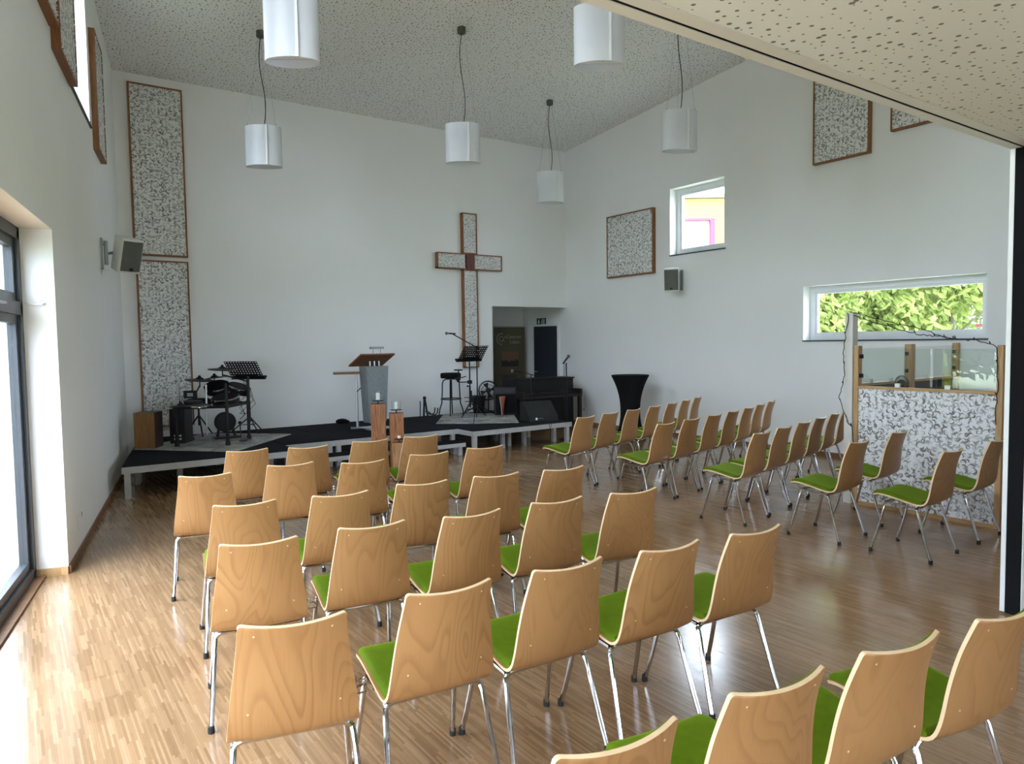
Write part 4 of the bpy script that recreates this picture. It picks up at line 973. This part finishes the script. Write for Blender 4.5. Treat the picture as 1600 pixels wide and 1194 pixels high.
# amplifier, monitor wedge, piano, fan, bin
am = thing('amplifier', 'black stage amplifier box before the dark recess', 'amplifier', at(7.17, 10.42, S_), R_(-30))
p = MB(); p.box((-.19, -.13, .015), (.19, .13, .50)); p.build('cabinet', M_black, am, bevel=.01, smooth=0)
p = MB(); p.box((-.175, -.138, .04), (.175, -.129, .38)); p.build('grille', M_blackcloth, am, smooth=0)
p = MB(); p.box((-.175, -.135, .40), (.175, -.129, .48)); p.build('control_panel', M_blackm, am, smooth=0)
oc = thing('tapered_cone', 'narrow orange-topped tapered object standing before the black amplifier', 'object', (6.96, 10.20, S_ + .010))
p = MB(); p.lathe([(.018, .0), (.022, .08), (.035, .20), (.062, .34), (.06, .345)], (0, 0, 0), 14); p.build('body', simple('orange_red', (.26, .055, .015), .5), oc)
p = MB(); p.tube([(-.03, -.03, .02), (-.066, -.03, .33)], .006, 6); p.build('edge_rod', M_alu, oc)
mw = thing('monitor_wedge', 'black floor monitor wedge at the right end of the stage', 'speaker', (7.06, 9.28, S_), R_(-12))
p = MB(); M = Matrix(((0, 1, 0), (0, 0, 1), (1, 0, 0)))
p.add([Vector(v) for v in ((-.26, -.19, 0), (.26, -.19, 0), (.26, .19, 0), (-.26, .19, 0), (-.26, -.17, .08), (.26, -.17, .08), (.26, .10, .32), (-.26, .10, .32), (.26, .19, .30), (-.26, .19, .30))], [(3, 2, 1, 0), (0, 1, 5, 4), (4, 5, 6, 7), (7, 6, 8, 9), (9, 8, 2, 3), (0, 4, 7, 9, 3), (1, 2, 8, 6, 5)])
p.build('cabinet', M_black, mw, bevel=.008, smooth=0)
p = MB(); p.lathe([(.012, 0), (.02, .004), (.02, .008)], (-.14, -.192, .055), 14, 0, Matrix.Rotation(PI / 2, 3, 'X')); p.build('badge', M_upvc, mw)
p = MB(); p.box((-.10, -.194, .05), (-.02, -.189, .065)); p.build('name_plate', M_grey, mw, smooth=0)
pn = thing('upright_piano', 'dark upright piano in the recess corner behind the stage end', 'piano', (8.20, 10.55, 0), R_(0))
p = MB(); p.box((-.70, .05, .0), (.70, .42, .95)); p.box((-.72, .03, .95), (.72, .44, .975)); p.build('case', M_black, pn, bevel=.006, smooth=0)
p = MB(); p.box((-.70, -.22, .62), (.70, .05, .66)); p.box((-.70, -.22, .66), (-.64, .05, .76)); p.box((.64, -.22, .66), (.70, .05, .76)); p.box((-.64, -.05, .66), (.64, .05, .72)); p.build('key_bed', simple('dark_mahogany', (.02, .01, .009), .4), pn, bevel=.006, smooth=0)
p = MB(); p.box((-.635, -.20, .66), (.635, -.052, .69)); p.build('key_lid', M_black, pn, smooth=0)
for sx in (-.67, .67): p = MB(); p.box((sx - .03, -.20, 0), (sx + .03, -.14, .62)); p.build('leg', simple('dark_mahogany_leg', (.022, .011, .01), .4), pn, bevel=.004, smooth=0)
fn = thing('pedestal_fan', 'black pedestal fan behind the waste bin by the recess edge', 'fan', (7.25, 11.08, S_), R_(-35))
p = MB(); p.lathe([(.16, 0), (.16, .015), (.03, .03)], (0, 0, 0), 20); p.build('base', M_black, fn)
p = MB(); p.tube([(0, 0, .03), (0, 0, .38)], .012, 8); p.build('pole', M_blackm, fn)
p = MB(); MX = Matrix.Rotation(PI / 2, 3, 'X')
for yy, rr in ((-.07, .12), (-.045, .165), (0, .18), (.045, .165)): p.tube([(rr * math.cos(2 * PI * i / 24), yy, .40 + rr * math.sin(2 * PI * i / 24)) for i in range(24)], .004 if yy else .008, 6, 0, True)
for k in range(20):
    a = 2 * PI * k / 20; p.tube([(.03 * math.cos(a), -.085, .40 + .03 * math.sin(a)), (.12 * math.cos(a), -.07, .40 + .12 * math.sin(a)), (.18 * math.cos(a), 0, .40 + .18 * math.sin(a))], .002, 5)
p.build('cage', M_blackm, fn)
for k in range(4):
    a = k * PI / 2 + .3; p = MB(); p.add([(.02 * math.cos(a), -.03, .40 + .02 * math.sin(a)), (.15 * math.cos(a - .3), -.01, .40 + .15 * math.sin(a - .3)), (.15 * math.cos(a + .35), -.045, .40 + .15 * math.sin(a + .35)), (.02 * math.cos(a), -.036, .40 + .02 * math.sin(a)), (.15 * math.cos(a - .3), -.016, .40 + .15 * math.sin(a - .3)), (.15 * math.cos(a + .35), -.051, .40 + .15 * math.sin(a + .35))], [(0, 1, 2), (5, 4, 3), (0, 3, 4, 1), (1, 4, 5, 2), (2, 5, 3, 0)]); p.build('blade', M_black, fn, smooth=0)
p = MB(); p.cyl((0, .0, .40), (0, .10, .40), .05, 14); p.build('motor', M_black, fn)
bn = thing('waste_bin', 'small black bin standing before the pedestal fan', 'bin', at(6.97, 10.98, S_ + .009))
p = MB(); p.lathe([(.095, 0), (.125, .30), (.14, .30), (.14, .315), (.118, .315), (.09, .01)], (0, 0, 0), 22); p.build('bucket', M_black, bn)
p = MB(); p.tube([(.13 * math.cos(a), .13 * math.sin(a) * .3 - .03, .30 - .12 * math.sin(a)) for a in [PI * i / 12 for i in range(13)]], .004, 6); p.build('handle', M_blackm, bn)
# small boom mic before the recess, straight mic by the right wall
b2 = thing('boom_mic_stand', 'thin black boom microphone in front of the roll-up banner', 'microphone stand', (7.25, 9.75, S_))
p = MB(); p.tube([(0, 0, .02), (0, 0, .62)], .010, 8); p.build('pole', M_blackm, b2)
for a in (-2.6, -.6, 1.5): p = MB(); p.tube([(0, 0, .10), (.22 * math.cos(a), .22 * math.sin(a), .012)], .009, 8); p.build('leg', M_blackm, b2)
p = MB(); p.tube([(.16, -.11, .69), (-.12, .08, .77)], .007, 8); p.tube([(0, 0, .6), (0, 0, .74)], .008, 8); p.build('boom', M_blackm, b2)
straight_mic(b2, (-.26, .17, .80), (-.8, .55, .12))
m3 = thing('mic_stand', 'black straight microphone stand before the right wall', 'microphone stand', (7.66, 9.30, 0))
p = MB(); p.tube([(0, 0, .02), (0, 0, 1.30)], .010, 8); p.build('pole', M_blackm, m3)
p = MB(); p.lathe([(.14, 0), (.14, .012), (.02, .03)], (0, 0, 0), 20); p.build('base', M_blackm, m3)
straight_mic(m3, (.035, -.02, 1.41), (.5, -.3, .75))
p = MB(); p.tube([(-.03, .01, 1.30), (-.05, .01, 1.0), (-.035, .01, .6), (-.02, .01, .1)], .004, 5); p.build('cable', M_rubber, m3)
p = MB(); p.tube([(6.93, 8.845, .375), (6.925, 8.84, .33), (6.94, 8.845, .29), (6.97, 8.845, .33), (6.975, 8.85, .375)], .004, 6); tag(p.build('cable_loop', M_rubber), 'thin dark cable hanging over the right stage front', 'cable')

# roll-up banner in the recess and the exit sign
bn = thing('rollup_banner', 'dark roll-up banner with round logo and two photos in the recess', 'banner', (8.76, 12.52, 0), 0)
M_ban = simple('olive_banner', (.10, .09, .05), .6, var=.04); M_banw = simple('banner_print', (.36, .36, .30), .6)
p = MB(); p.box((-.40, -.004, .07), (.40, .0, 1.985)); p.build('banner_sheet', M_ban, bn, smooth=0)
p = MB(); p.box((-.42, -.08, 0), (.42, .08, .07)); p.build('base_case', M_alu, bn, bevel=.008, smooth=0)
p = MB(); p.box((-.41, -.012, 1.975), (.41, .008, 1.995)); p.tube([(0, .02, .07), (0, .02, 1.98)], .008, 8); p.build('top_rail', M_lgrey, bn, smooth=0)
def text(s, loc, size, parent, mat, name, rot=(PI / 2, 0, 0), ext=.001):
    cu = bpy.data.curves.new(name, 'FONT'); cu.body = s; cu.size = size; cu.extrude = ext
    tmp = bpy.data.objects.new('tmp', cu); me = bpy.data.meshes.new_from_object(tmp); bpy.data.objects.remove(tmp); me.materials.clear(); me.materials.append(mat)
    o = bpy.data.objects.new(name, me); C.objects.link(o); o.parent = parent; o.location = loc; o.rotation_euler = rot; return o
text('eCentrum', (-.14, -.006, 1.74), .105, bn, M_banw, 'banner_text'); text('Leben', (.0, -.006, 1.63), .105, bn, M_banw, 'banner_text')
p = MB()
for r, a0, a1, w_ in ((.115, 70, 275, .010), (.052, 60, 400, .008)): p.tube([(-.22 + r * math.cos(R_(a0 + (a1 - a0) * i / 24)), -.006, 1.73 + r * math.sin(R_(a0 + (a1 - a0) * i / 24))) for i in range(25)], w_, 6)
p.tube([(-.168, -.006, 1.75), (-.165, -.006, 1.68), (-.135, -.006, 1.685)], .008, 6); p.build('logo_mark', M_banw, bn)
def photo_mat(name, top, bot):
    m = NT(name); co = m.n('ShaderNodeTexCoord').outputs['Object']; sx = m.n('ShaderNodeSeparateXYZ'); m.l(co, sx.inputs[0])
    z = m.math('ADD', sx.outputs[2], m.math('MULTIPLY', m.noise(co, 16, 2), .22))
    m.set(m.ramp(z, [(.44, bot), (.52, top)]) if False else m.mix(m.math('GREATER_THAN', z, .08), bot, top), .5); return m.mat
def photo(zc_, w_, h_, mat):
    p = MB(); p.box((-w_ / 2, -.004, -h_ / 2), (w_ / 2, 0, h_ / 2)); o = p.build('printed_photo', mat, bn, (.0, -.005, zc_), smooth=0)
photo(1.30, .44, .32, photo_mat('sunset_crowd_print', (.20, .105, .07), (.012, .01, .008))); photo(.83, .36, .28, photo_mat('group_print', (.05, .045, .035), (.10, .085, .06)))
ex = thing('exit_sign', 'small dark green escape route sign above the recess door', 'sign', (XR, 12.16, 2.085), -PI / 2)
p = MB(); p.box((-.15, -.02, -.075), (.15, 0, .075)); p.build('plate', simple('dark_green_plate', (.01, .06, .03), .4), ex, smooth=0)
p = MB(); p.prism([(-.115, .0), (-.075, -.05), (-.035, .0), (-.06, .0), (-.06, .05), (-.09, .05), (-.09, .0)], .0, .003, 0, None, Matrix(((1, 0, 0), (0, 0, -1), (0, 1, 0))), (0, -.021, 0)); p.build('arrow', M_upvc, ex, smooth=0)
p = MB()
for a, b_ in (((.09, -.055), (.115, .055)), ): p.box((a[0], -.024, a[1]), (b_[0], -.020, b_[1]))
p.sphere((.045, -.022, .045), .012, sc=(1, .3, 1)); p.bar((.045, -.022, .03), (.035, -.022, -.01), .004, .016); p.bar((.035, -.022, -.01), (.06, -.022, -.05), .004, .010); p.bar((.035, -.022, -.01), (.01, -.022, -.04), .004, .010); p.bar((.042, -.022, .02), (.07, -.022, .0), .004, .008); p.bar((.042, -.022, .02), (.018, -.022, .005), .004, .008)
p.build('running_figure', M_upvc, ex, smooth=0)

# ------------------------------------------------------------------ petal screens with glass at the right
def screen(name, label, loc, rz, W_, glass_top=1.545, rail=1.18, back=None):
    """local x along the screen, front on -y, origin at the left foot"""
    root = thing(name, label, 'room divider', loc, rz, 'petal screens')
    for x in (0, W_ - .045):
        p = MB(); p.box((x, -.03, 0), (x + .045, .04, 1.575)); p.build('upright', M_pine, root, smooth=0)
    p = MB(); p.box((.045, -.03, rail - .025), (W_ - .045, .03, rail)); p.build('top_rail', wood('pine_rail', (.56, .36, .18), (.42, .24, .10), 'x'), root, smooth=0)
    p = MB(); p.box((.045, -.03, 0), (W_ - .045, .03, .035)); p.build('bottom_rail', wood('pine_rail', (.50, .31, .15), (.38, .21, .09), 'x'), root, smooth=0)
    p = MB(); p.box((.045, -.018, .035), (W_ - .045, .012, rail - .025)); p.build('petal_board', M_petalbig, root, smooth=0)
    p = MB(); p.box((.045, .013, .035), (W_ - .045, .022, rail - .025)); p.build('rear_board', M_black, root, smooth=0)
    p = MB(); p.box((.055, -.003, rail + .012), (W_ - .055, .003, glass_top)); p.build('glass_pane', M_screen, root, smooth=0)
    for x, z in ((.052, 1.28), (.052, 1.47), (W_ - .052, 1.28), (W_ - .052, 1.47)):
        p = MB(); p.box((x - .022, -.014, z - .02), (x + .022, .014, z + .02)); p.build('glass_clamp', M_upvc if x > .5 else M_black, root, smooth=0)
    for x in (W_ * .32, W_ * .66):
        p = MB(); p.box((x - .022, -.014, rail), (x + .022, .014, rail + .036)); p.build('glass_clamp', M_white, root, smooth=0)
    return root
screen('petal_screen', 'petal-covered divider with glass top facing the chairs, near the partition', (6.88, 3.845, 0), -PI / 2, 1.30)
screen('petal_screen', 'second divider running from the white post to the right wall', (8.20, 3.965, 0), PI, 1.22)
screen('petal_screen', 'third divider, standing against the right wall behind the glass', (9.335, 3.965, 0), PI, 1.13)
p = MB(); p.box((6.83, 3.85, 0), (6.925, 3.93, 1.90)); tag(p.build('white_post', simple('off_white_post', (.66, .64, .60), .6, var=.03), smooth=0), 'tall off-white square post at the corner of the dividers', 'post')
df = thing('desk_fan', 'small black caged fan seen behind the glass pane', 'fan', (7.62, 3.76, 0))
p = MB(); p.lathe([(.13, 0), (.13, .02), (.02, .04)], (0, 0, 0), 18); p.build('base', M_black, df)
p = MB(); p.tube([(0, 0, .03), (0, 0, 1.12)], .012, 8); p.build('pole', M_blackm, df)
p = MB(); rr = .085
for k in range(9):
    a = PI * k / 9; p.tube([(rr * math.cos(a) * math.cos(t), rr * math.sin(a) * math.cos(t) * .7, 1.17 + rr * math.sin(t)) for t in [2 * PI * i / 20 for i in range(20)]], .0022, 5, 0, True)
p.build('cage', M_blackm, df)
p = MB(); p.sphere((0, 0, 1.17), .045); p.build('motor', M_black, df)
# string of fairy lights over the front screen
sl = thing('fairy_lights', 'dark wire string of tiny lights draped over the petal divider', 'fairy lights', (6.84, 3.2, 0))
def wire(pts, r=.0028):
    rng = random.Random(len(pts)); out = []
    for i in range(len(pts) - 1):
        for k in range(8): out.append(Vector(pts[i]).lerp(Vector(pts[i + 1]), k / 8) + Vector((rng.uniform(-.006, .006), rng.uniform(-.008, .008), rng.uniform(-.010, .010))))
    out.append(Vector(pts[-1])); return out
w1 = wire([(.0, .70, 1.91), (-.01, .50, 1.86), (-.02, .25, 1.79), (-.02, .02, 1.74), (-.02, -.2, 1.65), (-.02, -.31, 1.628), (-.01, -.48, 1.615), (.0, -.61, 1.565), (-.01, -.625, 1.3), (-.01, -.62, .9)])
w2 = wire([(-.02, .69, 1.91), (-.05, .72, 1.5), (-.05, .71, 1.25), (-.06, .76, 1.05), (-.045, .68, .85), (-.05, .66, .80), (-.04, .62, .78), (-.03, .61, .3)])
w3 = wire([(.0, .66, 1.87), (-.01, .42, 1.80), (-.02, .1, 1.70), (-.02, -.1, 1.66), (-.02, -.28, 1.635)])
for w_ in (w1, w2, w3):
    p = MB(); p.tube(w_, .0038, 5)
    for q in w_[4::7]: p.tube([q, q + Vector((-.012, .004, .022))], .0045, 5)
    p.build('wire_strand', M_black, sl)
